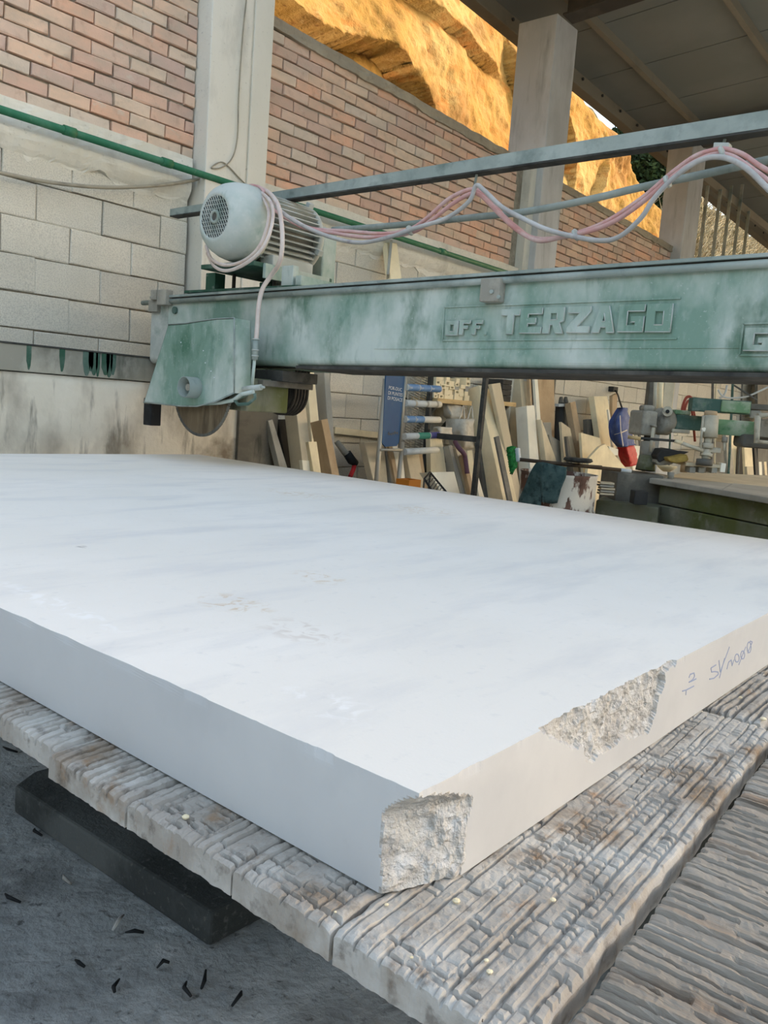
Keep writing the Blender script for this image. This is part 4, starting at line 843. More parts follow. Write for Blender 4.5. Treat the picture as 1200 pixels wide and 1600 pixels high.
cable('dusty pale grey cable sagging lowest between the hangers of the rail', [(420, 312, 2.86), (445, 335, 2.9), (480, 356, 2.98), (525, 373), (565, 379), (610, 370), (650, 356), (690, 344), (715, 330), (735, 312), (744, 290), (757, 298), (785, 324), (820, 343), (850, 357), (885, 367), (937, 376), (969, 369), (1002, 340), (1022, 310), (1055, 276), (1095, 250), (1130, 246), (1165, 262), (1200, 295), (1250, 345)], 3.07, .0100, M['hose_grey'])
for _k, (x, y) in enumerate(((641, 361), (1043, 285), (900, 368), (1129, 240))):
    p = PX(x, y, 3.09); tag(MB().lathe(p + Vector((0, .006, 0)), (0, -1, .5), [(0, .024), (.012, .024)], 12).build('cable_tie', M['dusty_light']), ['pale tie binding the cables at the bottom of the first swag', 'pale tie binding the cables where they climb past the conduit', 'pale tie binding the cables at the bottom of the second swag', 'pale tie binding the cables under the rail clip'][_k], 'cable tie', 'ties on the cables')
def motor_loop(lab, pts, r, mat, name='cable'): return tag(MB().tube(spline([PX(x, y, X) for x, y, X in pts], 6), r, 8).build(name, mat), lab, 'cable', 'cables round the motor')
motor_loop('grey cable looping from the motor top down under the fan cowl, outer loop', [(383, 292, 3.0), (398, 297, 2.95), (415, 306, 2.86), (426, 325, 2.75), (424, 355, 2.68), (410, 388, 2.64), (385, 411, 2.64), (355, 423, 2.68), (335, 416, 2.75), (324, 396, 2.95)], .0085, M['hose_pale'])
motor_loop('grey cable looping from the motor top down under the fan cowl, inner loop', [(386, 290, 3.0), (402, 294, 2.95), (413, 312, 2.86), (420, 332, 2.77), (416, 360, 2.70), (402, 390, 2.66), (378, 409, 2.66), (350, 414, 2.70), (330, 404, 2.80), (322, 385, 2.95)], .0085, M['hose_pale'])
motor_loop('thick pale pink water hose running from the motor top down to the blade guard', [(404, 293, 2.95), (420, 301, 2.9), (434, 320, 2.80), (440, 350, 2.74), (441, 385, 2.73), (436, 412, 2.75), (424, 430, 2.80), (410, 452, 2.78), (404, 480, 2.75), (402, 510, 2.72), (400, 534, 2.70)], .0115, M['hose_pale'], 'water_hose')
motor_loop('knot of red cable ends lying on top of the motor', [(380, 300, 2.95), (392, 292, 2.95), (404, 292, 2.92), (412, 300, 2.9), (404, 307, 2.9), (388, 302, 2.95), (381, 294, 2.98), (396, 290, 2.98), (416, 300, 2.95), (432, 316, 3.0)], .0085, M['hose_pink'])
# pipes and cables on the wall
gpipe = thing('green_pipe', 'dusty green pipe running level along the block wall below the brickwork', 'pipe', (5, 4.45, 2.55))
MB().cyl((-1, 4.44, 2.55), (11.1, 4.44, 2.545), .021, n=14).build('pipe_run', M['green_pipe'], gpipe)
for x, y in ((108, 217), (260, 268), (690, 403)): p = PY(x, y, 4.44); MB().cyl((p.x - .035, 4.44, 2.55), (p.x + .035, 4.44, 2.55), .026, n=14).build('pipe_joint', M['green_pipe'], gpipe)
tag(MB().tube(spline([PY(x, y, 4.50) for x, y in ((-60, 262), (0, 270), (60, 282), (120, 290), (175, 293), (230, 291), (270, 287), (300, 282), (318, 277), (330, 281), (334, 292))], 5), .0105, 8).build('wall_cable', M['cable']), 'grey cable slung across the blocks below the green pipe', 'cable')
tag(MB().tube(spline([PY(x, y, 4.432) for x, y in ((387, -20), (379, 60), (373, 150), (371, 215), (362, 248), (345, 262), (330, 262), (345, 253), (357, 260), (372, 276), (386, 290))], 5), .004, 6).build('column_wire', M['cable']), 'thin wire running down the concrete column and looping at its foot', 'wire')
tag(MB().bar(PY(606, 436, 4.40), PY(611, 383, 4.50), .02, .12).build('leaning_board', M['st_grey']), 'narrow grey board leaning on the wall above the beam, left of the cream one', 'board')
tag(MB().prism([PY(611, 440, 4.36), PY(628, 440, 4.36), PY(620, 380, 4.5), PY(604, 380, 4.5)], (0, .05, .01)).build('leaning_board', M['st_cream']), 'pale cream board whose top leans on the wall above the beam', 'board')
# ================================================================== THE STONE STORE ALONG THE BACK WALL
def leaner(lab, quad, Yb, Yt, th, mat, cat='slab', name='stone_slab', k=0.0, group=None, extra=None, ext=True):
    """a board leaning on the wall: its front face seen through TL, TR, BR, BL, its foot at Yb, a point 1.6 m up at Yt"""
    s_ = (Yt - Yb) / 1.6; bx = PY((quad[2][0] + quad[3][0]) / 2, quad[2][1], Yb).x
    def hit(x, y):
        r = ray(x, y); c0 = Yb - k * bx; t = (c0 + s_ * 1.2) / (r[1] - s_ * r[2] - k * r[0]); return Vector(CAM + r * t)
    P_ = [hit(*q_) for q_ in quad]
    if ext:
        for a, b in ((0, 3), (1, 2)):
            d = P_[b] - P_[a]; P_[b] = P_[a] + d * ((P_[a].z - .002) / max(P_[a].z - P_[b].z, 1e-3))
    if extra: P_ = [P_[0]] + [hit(*q_) for q_ in extra] + P_[1:]
    nrm = Vector((-k, 1, -s_)).normalized()
    o = MB().prism(P_, nrm * th).build(name, M[mat], bevel=min(.004, th * .1))
    return tag(o, lab, cat, group)
L = leaner
# left group, beyond the end of the runway wall
L('slim grey slab leaning at a slant next to the runway wall end', [(419, 657), (426, 655), (449, 730), (437, 730)], 3.95, 4.35, .05, 'st_grey')
L('near-black slab leaning behind the slim grey one', [(434, 655), (448, 655), (459, 733), (447, 731)], 4.05, 4.45, .04, 'st_black')
L('thick pale slab with a grey sawn edge leaning under the drive belts', [(463, 642), (478, 636), (490, 738), (474, 736)], 3.85, 4.25, .12, 'st_beige')
L('tall narrow cream slab rising behind the drive belts', [(478, 570), (490, 570), (505, 725), (490, 725)], 4.1, 4.42, .05, 'st_cream')
L('thick dark grey slab with rough light edge, tallest of the left stack', [(505, 560), (513, 560), (526, 735), (517, 735)], 4.08, 4.44, .14, 'st_grey')
L('stout brownish stone post leaning in front of the thick grey slab', [(502, 656), (512, 654), (531, 745), (519, 743)], 3.72, 4.12, .11, 'st_brown', 'post', 'stone_post')
L('short pale offcut standing in front of the brownish post', [(482, 690), (495, 690), (502, 740), (490, 738)], 3.62, 3.95, .03, 'st_cream', 'offcut', 'stone_offcut')
L('small white offcut wedged between the pale slab and the short offcut', [(472, 719), (488, 720), (494, 738), (474, 737)], 3.72, 3.9, .03, 'st_white', 'offcut', 'stone_offcut')
L('broad beige slab with a dark sawn edge leaning under the blue board', [(569, 691), (600, 690), (606, 755), (584, 753)], 4.0, 4.42, .06, 'st_beige')
L('grey slab under the display rack, leftmost behind its legs', [(602, 695), (611, 697), (622, 757), (612, 757)], 4.0, 4.40, .05, 'st_grey')
L('dark brown slab strip leaning behind the front leg of the display rack', [(606, 690), (612, 692), (625, 758), (619, 758)], 3.95, 4.36, .02, 'st_brown')
L('white slab leaning behind the front leg of the display rack', [(613, 695), (628, 695), (634, 760), (626, 760)], 3.98, 4.40, .03, 'st_white')
L('wide brownish slab leaning behind the lower tube of the display rack', [(633, 700), (653, 700), (664, 765), (645, 763)], 3.95, 4.40, .05, 'st_beige')
L('dark brown slab leaning beside the black leg of the display rack', [(650, 700), (659, 702), (668, 766), (661, 765)], 4.0, 4.42, .04, 'st_brown')
L('large pale slab leaning right of the display rack behind the wire basket', [(672, 676), (690, 676), (702, 772), (674, 770)], 4.02, 4.42, .05, 'st_cream')
L('low whitish slab standing on the floor behind the wire basket', [(671, 738), (710, 737), (719, 772), (690, 771)], 3.70, 3.95, .10, 'st_white')
L('dark slab in the gap left of the pair of grey slabs', [(691, 700), (698, 700), (710, 740), (702, 740)], 4.02, 4.42, .04, 'st_dark')
L('grey slab with pale front edge, left of the pair under the shopping bag', [(701, 696), (706, 695), (728, 774), (721, 774)], 3.92, 4.38, .10, 'st_grey')
L('grey slab with notched top, right of the pair under the shopping bag', [(712, 700), (719, 699), (739, 776), (732, 776)], 3.90, 4.36, .10, 'st_beige')
L('brown board leaning under the violet strap', [(722, 712), (728, 708), (743, 778), (737, 778)], 3.86, 4.30, .04, 'st_brown', 'board', 'stone_board')
L('pale slab behind the steel trestle leg', [(730, 704), (738, 703), (748, 778), (738, 778)], 4.0, 4.40, .04, 'st_cream')
L('charcoal slab right of the steel trestle leg', [(748, 690), (753, 694), (770, 780), (757, 780)], 4.0, 4.42, .05, 'st_dark')
L('thin pale sliver at the foot of the steel trestle leg', [(743, 744), (748, 746), (757, 778), (749, 778)], 3.78, 4.0, .02, 'st_white', 'offcut', 'stone_offcut')
L('big pale slab with cut top corner and grey side, most prominent of the stack', [(748, 602), (769, 612), (809, 786), (787, 784)], 3.80, 4.36, .18, 'st_cream', extra=[(760, 604)])
L('narrow dark speckled strip resting on the big pale slab', [(774, 683), (780, 681), (802, 785), (795, 785)], 3.70, 4.06, .02, 'st_speckle', 'strip', 'stone_strip')
L('rough-edged pinkish board behind the big pale slab', [(768, 600), (782, 598), (816, 780), (806, 780)], 3.95, 4.22, .04, 'st_beige', 'board', 'stone_board')
L('tall slab with a wide grey side and mottled front behind the green brush', [(811, 575), (824, 575), (838, 740), (824, 740)], 4.08, 4.44, .16, 'st_beige')
L('short pale slab with a stained face and dark side above the rags', [(823, 634), (835, 633), (844, 740), (829, 740)], 3.92, 4.26, .13, 'st_white')
L('thin pinkish board rising left of the brown sheet', [(826, 575), (829, 575), (835, 700), (832, 700)], 4.08, 4.37, .03, 'st_brown', 'board', 'stone_board')
L('tall whitish strip in front of the brown sheet', [(834, 575), (839, 575), (851, 740), (845, 740)], 4.0, 4.36, .03, 'st_white', 'strip', 'stone_strip')
L('broad tall brown sheet standing upright against the blocks', [(838, 575), (866, 575), (867, 740), (850, 740)], 4.2, 4.36, .04, 'st_brown', 'sheet', 'stone_sheet')
L('pointed beige wedge of stone above the drum', [(845, 655), (847, 657), (875, 735), (855, 735)], 3.9, 4.2, .06, 'st_beige', 'offcut', 'stone_offcut')
L('grey triangular offcut behind the pointed wedge', [(858, 679), (876, 690), (879, 735), (868, 735)], 4.0, 4.3, .05, 'st_grey', 'offcut', 'stone_offcut')
L('small grey block with white top leaning on the brown sheet', [(849, 660), (861, 660), (863, 690), (855, 690)], 4.08, 4.30, .04, 'st_grey', 'block', 'stone_block', ext=True)
L('beige slab with a slanting top beside the dark clamps', [(877, 659), (891, 669), (905, 735), (882, 735)], 3.95, 4.22, .03, 'st_beige')
L('narrow dark strip leaning on the slanting beige slab', [(885, 682), (888, 682), (896, 735), (890, 735)], 3.85, 4.10, .03, 'st_dark', 'strip', 'stone_strip')
L('dusty brown plank leaning right of the dark clamps', [(891, 629), (899, 627), (919, 735), (909, 735)], 3.9, 4.34, .07, 'st_brown', 'plank', 'stone_plank')
L('dark slab standing behind the round pale sheets', [(917, 655), (930, 655), (937, 700), (918, 700)], 4.2, 4.46, .05, 'st_dark')
L('long pale slab with a dark side leaning high over the pale sheets', [(928, 619), (949, 619), (968, 735), (944, 735)], 3.98, 4.42, .07, 'st_cream')
L('cream sheet with a sloping top at the front of the pale heap', [(908, 676), (937, 684), (955, 745), (912, 745)], 3.80, 4.10, .03, 'st_cream', 'sheet', 'stone_sheet')
L('largest cream sheet with a gabled top, foremost of the pale heap', [(921, 715), (946, 694), (990, 745), (917, 745)], 3.60, 3.80, .03, 'st_cream', 'sheet', 'stone_sheet', extra=[(938, 697)])
L('small white chip of stone propped on the pale heap', [(951, 697), (966, 702), (966, 711), (956, 712)], 3.70, 3.95, .02, 'st_white', 'offcut', 'stone_offcut', ext=False)
L('thin white batten beside the blue and red banner', [(950, 640), (952, 640), (958, 690), (956, 690)], 3.9, 4.3, .02, 'st_white', 'batten', 'batten')
L('brownish board left of the blue and red banner, narrow and upright', [(957, 618), (965, 614), (962, 700), (956, 700)], 4.15, 4.45, .04, 'st_brown', 'board', 'stone_board')
L('grey board seen between banner and gearbox, first of three', [(984, 650), (988, 654), (998, 735), (991, 735)], 4.05, 4.40, .05, 'st_beige', 'board', 'stone_board')
L('grey board seen between banner and gearbox, second of three', [(990, 649), (994, 651), (1002, 735), (997, 735)], 4.10, 4.44, .05, 'st_grey', 'board', 'stone_board')
L('grey board seen between banner and gearbox, nearest the gearbox', [(996, 652), (999, 653), (1006, 735), (1002, 735)], 4.10, 4.44, .05, 'st_dark', 'board', 'stone_board')
L('white sheet standing behind the lower end of the banner', [(984, 696), (1003, 697), (1003, 740), (990, 740)], 3.95, 4.15, .03, 'st_white', 'sheet', 'stone_sheet')
# right group, behind the second machine
L('dark grey slab behind the polishing spindle', [(1113, 690), (1130, 690), (1133, 742), (1113, 742)], 4.0, 4.3, .04, 'st_dark')
L('grey slab right of the polishing spindle, narrow and tall', [(1134, 670), (1141, 670), (1147, 742), (1137, 742)], 4.1, 4.4, .06, 'st_grey')
L('cream slab tapering to its foot below the pale green arm', [(1141, 670), (1153, 670), (1149, 742), (1144, 742)], 4.15, 4.42, .04, 'st_cream')
L('black board standing in for the shaded gap below the pale green arm', [(1154, 670), (1162, 670), (1162, 742), (1149, 742)], 4.2, 4.46, .05, 'st_black')  # black board put in for the shade of a gap between slabs
L('cream slab beneath the dark motor of the second machine', [(1163, 698), (1175, 699), (1178, 742), (1165, 742)], 4.0, 4.3, .04, 'st_cream')
L('little cream offcut at the foot of the cream slab', [(1167, 729), (1177, 729), (1178, 742), (1168, 742)], 3.85, 4.0, .04, 'st_beige', 'offcut', 'stone_offcut')
for k, (x, c) in enumerate(((1178, 'st_black'), (1184, 'st_white'), (1188, 'st_dark'), (1192, 'st_cream'), (1196, 'st_dark'))):
    L(['black', 'white', 'charcoal', 'cream', 'dark grey'][k] + ' edge-on slab of the row at the border of the photo behind the machine', [(x, 690 + 3 * k), (x + 4, 690 + 3 * k), (x + 8, 745), (x + 3, 745)], 4.05, 4.36, .05, c)
L('blackish wooden door leaf standing behind the machine at the picture edge', [(1184, 575), (1215, 575), (1215, 740), (1184, 740)], 4.1, 4.3, .05, 'st_dark', 'board', 'board')

# ---- fixtures on the wall
tag(MB().bar(PY(520, 672, 4.53), PY(600, 681, 4.53), .05, .05).build('wall_batten', M['st_cream']), 'pale horizontal batten fixed along the blocks left of the display rack', 'batten')
tag(MB().bar((PY(869, 575, 4.5).x, 4.52, 0), (PY(868, 575, 4.5).x, 4.52, 2.2), .05, .05).build('wall_post', M['rail_steel']), 'slim grey post standing against the blocks right of the brown sheet', 'post')
def shelf(lab, px0, px1, y, Yf, dep):
    a, b = PY(px0, y, Yf), PY(px1, y, Yf); t = thing('wall_shelf', lab, 'shelf', ((a.x + b.x) / 2, Yf + dep / 2, a.z))
    MB().box(a.x, b.x, Yf, WY, a.z - .04, a.z).build('board', M['pine'], t, .003)
    for x in (a.x + .08, b.x - .08): MB().bar((x, Yf + .05, a.z - .04), (x, WY - .01, a.z - .30), .03, .03).build('brace', M['rail_steel'], t)
    return a, b
sa, sb = shelf('pale wooden wall shelf stacked with small stone samples', 684, 738, 622, 4.28, .29)
sc, sd_ = shelf('short wooden wall shelf carrying dark trays, right of the big pale slab', 784, 807, 627, 4.28, .29)
q = random.Random(31); ORD = ['first', 'second', 'third', 'fourth', 'fifth', 'sixth', 'seventh']
for col_, (u, nrow) in enumerate(((.04, 6), (.17, 5), (.31, 6), (.45, 4), (.60, 5), (.75, 4), (.89, 5))):
    x = sa.x + (sb.x - sa.x) * u; z = sa.z + .001
    for k in range(nrow):
        w_, h_, d_ = q.uniform(.05, .075), q.uniform(.028, .05), q.uniform(.10, .16)
        y0 = 4.30 + q.uniform(0, .02); hollow = q.random() < .45
        m = MB(); x0 = x - w_ / 2 + q.uniform(-.008, .008)
        if hollow:
            m.box(x0, x0 + w_, y0, y0 + d_, z, z + h_ * .25); m.box(x0, x0 + w_, y0, y0 + d_, z + h_ * .75, z + h_); m.box(x0, x0 + w_ * .22, y0, y0 + d_, z + h_ * .25, z + h_ * .75); m.box(x0 + w_ * .78, x0 + w_, y0, y0 + d_, z + h_ * .25, z + h_ * .75)
        else: m.box(x0, x0 + w_, y0, y0 + d_, z, z + h_)
        tag(m.build('stone_sample', M['st_cream'] if q.random() < .75 else M['st_grey']), 'stone sample, ' + ORD[k] + ' up in the ' + ORD[col_] + ' pile from the rack on the shelf', 'sample', 'stone samples on the wall shelf'); z += h_ + .001
tag(MB().box(sa.x + .36, sa.x + .52, 4.44, 4.54, sa.z + .002, sa.z + .20).build('dark_case', M['st_dark'], bevel=.02), 'dark case lying at the back of the sample shelf', 'case')
z = sc.z + .001
for k in range(4):
    tag(MB().box(sc.x + .02 + .006 * (k % 2), sc.x + .19, 4.30, 4.50, z, z + .055 - .003 * k).build('tray', M['st_black'], bevel=.006), ['bottom', 'second lowest', 'second highest', 'topmost'][k] + ' black tray of the stack on the short wall shelf', 'tray', 'black trays on the short shelf'); z += .057 - .003 * k
# ---- display rack with a blue board
RKY = 3.98
rk = thing('display_rack', 'leaning wire display rack with tubular shelf fronts and a tall blue board', 'rack', tuple(PY(620, 700, RKY))[:2] + (0,))
pl = [PY(604, 575, RKY), PY(634, 575, RKY), PY(624, 690, RKY), PY(620, 697, RKY), PY(602, 698, RKY), PY(597, 692, RKY)]
bd = MB().prism(pl, (0, .012, 0)).build('blue_board', M['sign_blue'], rk); bd['label'] = 'tall blue board with white print'
def words(txt, x, y, size, mat, par, Yp, tilt_=0.05, dir_=None):
    cu = bpy.data.curves.new('lettering', 'FONT'); cu.body = txt; cu.size = size; cu.extrude = .0004; cu.align_x = 'LEFT'; cu.space_line = 1.05; cu.materials.append(mat)
    o = bpy.data.objects.new('lettering', cu); COL.objects.link(o); o.parent = par
    o.location = PY(x, y, Yp) - wloc(par); o.rotation_euler = (math.pi / 2, tilt_, 0); return to_mesh(o)
words('POR-DUC\nDI PUNTES\nDI POSACE', 607.0, 608, .036, M['print_white'], rk, RKY - .003)
ribbon([PY(x, y, RKY - .002) for x, y in ((606, 679), (608, 675), (608, 680), (611, 677), (612, 680), (614, 676), (616, 679), (617, 674), (619, 678), (621, 675), (622, 679))], .006, (0, -1, 0)).build('lettering', M['rail_steel'], rk)
for x0, y0, x1, y1 in ((602, 592, 588, 752), (629, 690, 622, 760)):
    a, b = PY(x0, y0, RKY + .02), PY(x1, y1, RKY + .02); d = b - a; b = a + d * (a.z / (a.z - b.z)); MB().tube([a, b], .018, 10).build('leg', M['wire'], rk)
a, b = PY(674, 575, 4.36), PY(661, 765, 4.30); d = b - a; b = a + d * (a.z / (a.z - b.z)); MB().bar(a, b, .04, .03).build('leg', M['dark_steel'], rk)
MB().tube([PY(594, 703, RKY), PY(628, 703, RKY)], .010, 8).build('cross_bar', M['wire'], rk)
a, b = PY(635, 575, RKY), PY(624, 700, RKY); MB().tube([a, b], .012, 8).build('side_post', M['wire'], rk); 
def rkpt(u, px0y, Yf): return PY(u, px0y, Yf)
tubes = [(634, 605, 687, 608, 'blue'), (633, 630, 687, 632, 'grey'), (632, 655, 686, 656, 'half'), (631, 682, 686, 680, 'mix'), (632, 706, 683, 703, 'none')]
for x0, y0, x1, y1, kind in tubes:
    a, b = PY(x0, y0, RKY), PY(x1, y1, 4.03); m = MB(); m.cyl(a, b, .026, n=16); tb = m.build('shelf_front', M['plastic_white'], rk)
    d = b - a
    def lab_(u0, u1, mat): MB().lathe(a + d * u0, d, [(0, .0268), (d.length * (u1 - u0), .0268)], 16, caps=False).build('price_label', M[mat], tb)
    if kind == 'blue':
        for u in (.03, .36, .68): lab_(u, u + .30, 'label_blue'); words('Iso', x0 + (x1 - x0) * (u + .10), y0 + (y1 - y0) * u + 2, .028, M['print_white'], rk, RKY - .03 + .05 * u, -.1)
    if kind == 'half':
        for u in (.02, .27): lab_(u, u + .23, 'label_blue'); words('Iso', x0 + (x1 - x0) * (u + .05), y0 + 2, .028, M['print_white'], rk, RKY - .03 + .05 * u, -.1)
    if kind == 'grey':
        for u in (.22, .55, .84): lab_(u, u + .06, 'st_grey')
    if kind == 'mix': lab_(.36, .68, 'label_green'); lab_(.70, .98, 'label_purple')
    # wire shelf behind each front
    m = MB(); c_ = a + Vector((.02, .12, 0)); e_ = b + Vector((.02, .12, 0))
    for k in range(15): p = a + d * (k / 14); m.tube([p, p + Vector((.02, .12, -.005))], .003, 4)
    m.tube([c_, e_], .004, 4); tag(m.build('wire_shelf', M['wire'], rk), kind='stuff')
m = MB()                                              # slanted mesh back panel
A0, A1, B0, B1 = PY(641, 575, 4.34), PY(676, 575, 4.40), PY(630, 705, 4.34), PY(664, 705, 4.40)
for k in range(34):
    t0 = k / 33; p = A0 + (B0 - A0) * t0; q_ = A1 + (B1 - A1) * min(1, t0 + .12); m.tube([p, q_], .0045, 4)
for k in range(5): t0 = k / 4; m.tube([A0 + (A1 - A0) * t0, B0 + (B1 - B0) * t0], .004, 4)
tag(m.build('mesh_back', M['wire'], rk), kind='stuff')
# ---- bags, cloth, strap, trestle
def sheet(name, rows, mat, th=.006, wave=.0, seed=1, n=14):
    """cloth from rows of points, top to bottom"""
    R_ = [spline(r, 5) for r in rows]; A_ = np.array([[list(p) for p in r] for r in R_]); 
    cols = [spline([Vector(A_[i, j]) for i in range(A_.shape[0])], 5) for j in range(A_.shape[1])]
    G = np.array([[list(p) for p in c] for c in cols]).transpose(1, 0, 2)
    G[:, :, 1] += wave * fbm(G[:, :, 0] * 14, G[:, :, 2] * 5, seed, 3)
    return grid_mesh(name, G, M[mat], None, skirt=(0, th, 0))
tag(sheet('hanging_cloth', [[PY(690, 628, 4.40), PY(705, 628, 4.34), PY(727, 629, 4.40)], [PY(694, 645, 4.36), PY(706, 648, 4.28), PY(724, 640, 4.38)], [PY(702, 658, 4.38), PY(710, 655, 4.32), PY(718, 648, 4.38)]], 'white_cloth', wave=.10, seed=3), 'greyish cloth hanging in folds under the sample shelf', 'cloth')
bag = thing('shopping_bag', 'pale worn shopping bag hanging by its handles under the sample shelf', 'bag', tuple(PY(728, 680, 4.25)))
o = sheet('bag_body', [[PY(713, 655, 4.26), PY(728, 655, 4.20), PY(744, 655, 4.26)], [PY(715, 676, 4.24), PY(729, 678, 4.15), PY(742, 676, 4.24)], [PY(719, 698, 4.26), PY(729, 700, 4.20), PY(740, 700, 4.26)]], 'white_cloth', th=.10, wave=.06, seed=5); o.parent = bag; o.location = o.location - wloc(bag)
for x in (722, 735): MB().tube(spline([PY(x - 4, 655, 4.24), PY(x + 2, 634, 4.29), PY(x + 4, 655, 4.24)], 5), .006, 6).build('handle', M['white_cloth'], bag)
tag(sheet('crumpled_bag', [[PY(686, 676, 4.2), PY(692, 668, 4.14), PY(704, 668, 4.2)], [PY(687, 682, 4.18), PY(695, 676, 4.10), PY(703, 675, 4.2)], [PY(688, 686, 4.2), PY(697, 684, 4.14), PY(705, 682, 4.2)]], 'white_cloth', th=.04, wave=.1, seed=8), 'crumpled white bag lying by the crossbar of the steel trestle', 'bag')
tag(MB().tube(spline([PY(711, 690, 4.15), PY(716, 699, 4.08), PY(724, 708, 4.05), PY(727, 716, 4.05), PY(730, 740, 4.02)], 5), [.02] * 20 + [.022], 8).build('strap', M['purple']), 'dull violet strap draped over the slab edges under the bag', 'strap')
tr = thing('steel_trestle', 'dark steel trestle leg slanting before the big pale slab', 'trestle', tuple(PY(750, 700, 3.62))[:2] + (0,))
a, b = PY(760.5, 575, 3.66), PY(740, 774, 3.56); d = b - a; b = a + d * (a.z / (a.z - b.z)); MB().bar(a, b, .035, .035).build('leg', M['dark_steel'], tr)
MB().bar(a + Vector((.035, .01, 0)), b + Vector((.035, .01, 0)), .02, .02).build('leg_flange', M['rail_steel'], tr)
MB().bar(PY(684, 681, 4.0), PY(750, 687, 3.62), .03, .045).build('crossbar', M['dark_steel'], tr)
# wire basket and orange crate
wb = thing('wire_basket', 'dark wire basket lying by the low whitish slab', 'basket', tuple(PY(680, 765, 3.55)))
c0, c1, c2_, c3_ = PY(663, 748, 3.5), PY(672, 738, 3.62), PY(700, 772, 3.5), PY(690, 790, 3.4)
MB().tube([c1, c2_, c3_, c0, c1], .008, 6).build('rim', M['black'], wb)
m = MB()
for k in range(1, 9): t0 = k / 9; m.tube([c1 + (c2_ - c1) * t0, c0 + (c3_ - c0) * t0], .004, 4)
tag(m.build('wires', M['dark_steel'], wb), kind='stuff')
for p_ in (c0, c1, c2_, c3_): MB().tube([p_, (p_.x, p_.y, .002)], .007, 6).build('leg', M['dark_steel'], wb)
oc = thing('orange_crate', 'orange plastic crate corner showing at the slab edge under the display rack', 'crate', tuple(PY(648, 765, 3.6))[:2] + (0,))
p = PY(650, 750, 3.66); zc = p.z
MB().box(p.x - .08, p.x - .06, p.y, p.y + .12, 0, zc).build('side', M['orange'], oc); MB().box(p.x + .04, p.x + .06, p.y, p.y + .12, 0, zc).build('side', M['orange'], oc)
MB().box(p.x - .06, p.x + .04, p.y, p.y + .02, 0, zc).build('side', M['orange'], oc); MB().box(p.x - .06, p.x + .04, p.y + .10, p.y + .12, 0, zc).build('side', M['orange'], oc); MB().box(p.x - .06, p.x + .04, p.y + .02, p.y + .10, 0, .02).build('bottom', M['orange'], oc)
# grinder-like hand tool
ht = thing('hand_grinder', 'black and grey hand tool with red tail by the blocks left of the rack', 'tool', tuple(PY(545, 715, 4.35)))
MB().tube([PY(526, 690, 4.42), PY(538, 706, 4.38), PY(547, 716, 4.36)], [.022, .026, .03], 10).build('grip', M['grey_cast'], ht)
MB().tube([PY(542, 708, 4.37), PY(550, 720, 4.35), PY(556, 724, 4.35)], [.034, .036, .026], 10).build('head', M['black'], ht)
MB().tube([PY(554, 725, 4.35), PY(552, 734, 4.34), PY(547, 745, 4.33)], .018, 8).build('hose_tail', M['red'], ht)
# ---- drum with rags and broom
dr = PD(874, 733, 6.3); DZ = .80; DX, DY = dr.x, dr.y
dm = thing('steel_drum', 'rusty steel drum with flaking white paint holding rags and a broom', 'drum', (DX, DY, 0))
MB().lathe((DX, DY, 0), (0, 0, 1), [(0, .27), (.02, .285), (.24, .285), (.26, .297), (.28, .285), (.50, .285), (.52, .297), (.54, .285), (.78, .285), (DZ, .292), (DZ, .27), (.70, .27)], 40).build('shell', M['drum'], dm)
m = MB(); m.lathe((DX, DY, DZ - .06), (0, 0, 1), [(0, .268), (.01, .268)], 32); m.build('dark_fill', M['black'], dm)
def drumpt(px, y, r, z=None):
    """point on a cylinder of radius r round the drum axis, seen at this picture column"""
    rr = ray(px, y); a = rr[0] ** 2 + rr[1] ** 2; b = -2 * (rr[0] * DX + rr[1] * DY); c_ = DX * DX + DY * DY - r * r
    ds = b * b - 4 * a * c_; t = (-b - math.sqrt(max(ds, 0))) / (2 * a); return Vector(CAM + rr * t)
def rag(lab, rows, r, seed):
    return tag(sheet('rag', [[drumpt(x, y, r + .012 * (i % 2)) for x, y in row] for i, row in enumerate(rows)], 'cloth_green', th=.012, wave=.03, seed=seed), lab, 'rag')
rag('folded grey-green rag draped over the drum rim, nearest the green brush', [[(838, 723), (843, 722), (848, 723)], [(828, 740), (836, 744), (847, 746)], [(815, 782), (828, 786), (846, 786)], [(812, 800), (826, 806), (843, 808)]], .31, 3)
rag('square dark green rag hanging flat over the drum rim beside the white flakes', [[(849, 722), (866, 726), (885, 730)], [(849, 745), (866, 748), (881, 750)], [(850, 785), (861, 787), (871, 786)]], .325, 6)
rag('dark lower corner of rag hanging between the two rags', [[(843, 757), (847, 752), (849, 750)], [(836, 772), (842, 775), (849, 777)], [(832, 779), (840, 785), (846, 788)]], .305, 9)
br = thing('broom', 'long broom with bright green bristles lying across the drum', 'broom', (DX, DY - .2, DZ + .02))
a = PD(812, 718, 6.15); b = PD(985, 736, 6.3); MB().cyl(a, b, .014, n=10).build('stick', M['handle'], br); MB().cyl(b - (b - a).normalized() * .08, b + (b - a).normalized() * .004, .015, n=10).build('stick_end', M['print_white'], br)
hv = PD(803, 700, 6.2); hb = PD(806, 738, 6.2)
MB().bar(PD(807, 700, 6.17), PD(809, 722, 6.17), .05, .035).build('brush_head', M['print_white'], br, .01)
q = random.Random(4); m = MB()
for k in range(330):
    t0 = q.random(); base = PD(806 + 2 * t0, 699 + 30 * t0, 6.17); tip = PD(793 + 6 * t0 + q.uniform(-2, 2), 699 + 38 * t0 + q.uniform(-1, 5), 6.17 + q.uniform(-.05, .05)); m.tube([base, (base + tip) / 2 + Vector((0, 0, .01)), tip], .0055, 4)
tag(m.build('bristles', M['bristle'], br), kind='stuff')
sb_ = thing('shovel', 'dark shovel lying flat on top of the drum', 'shovel', (DX, DY, DZ + .05))
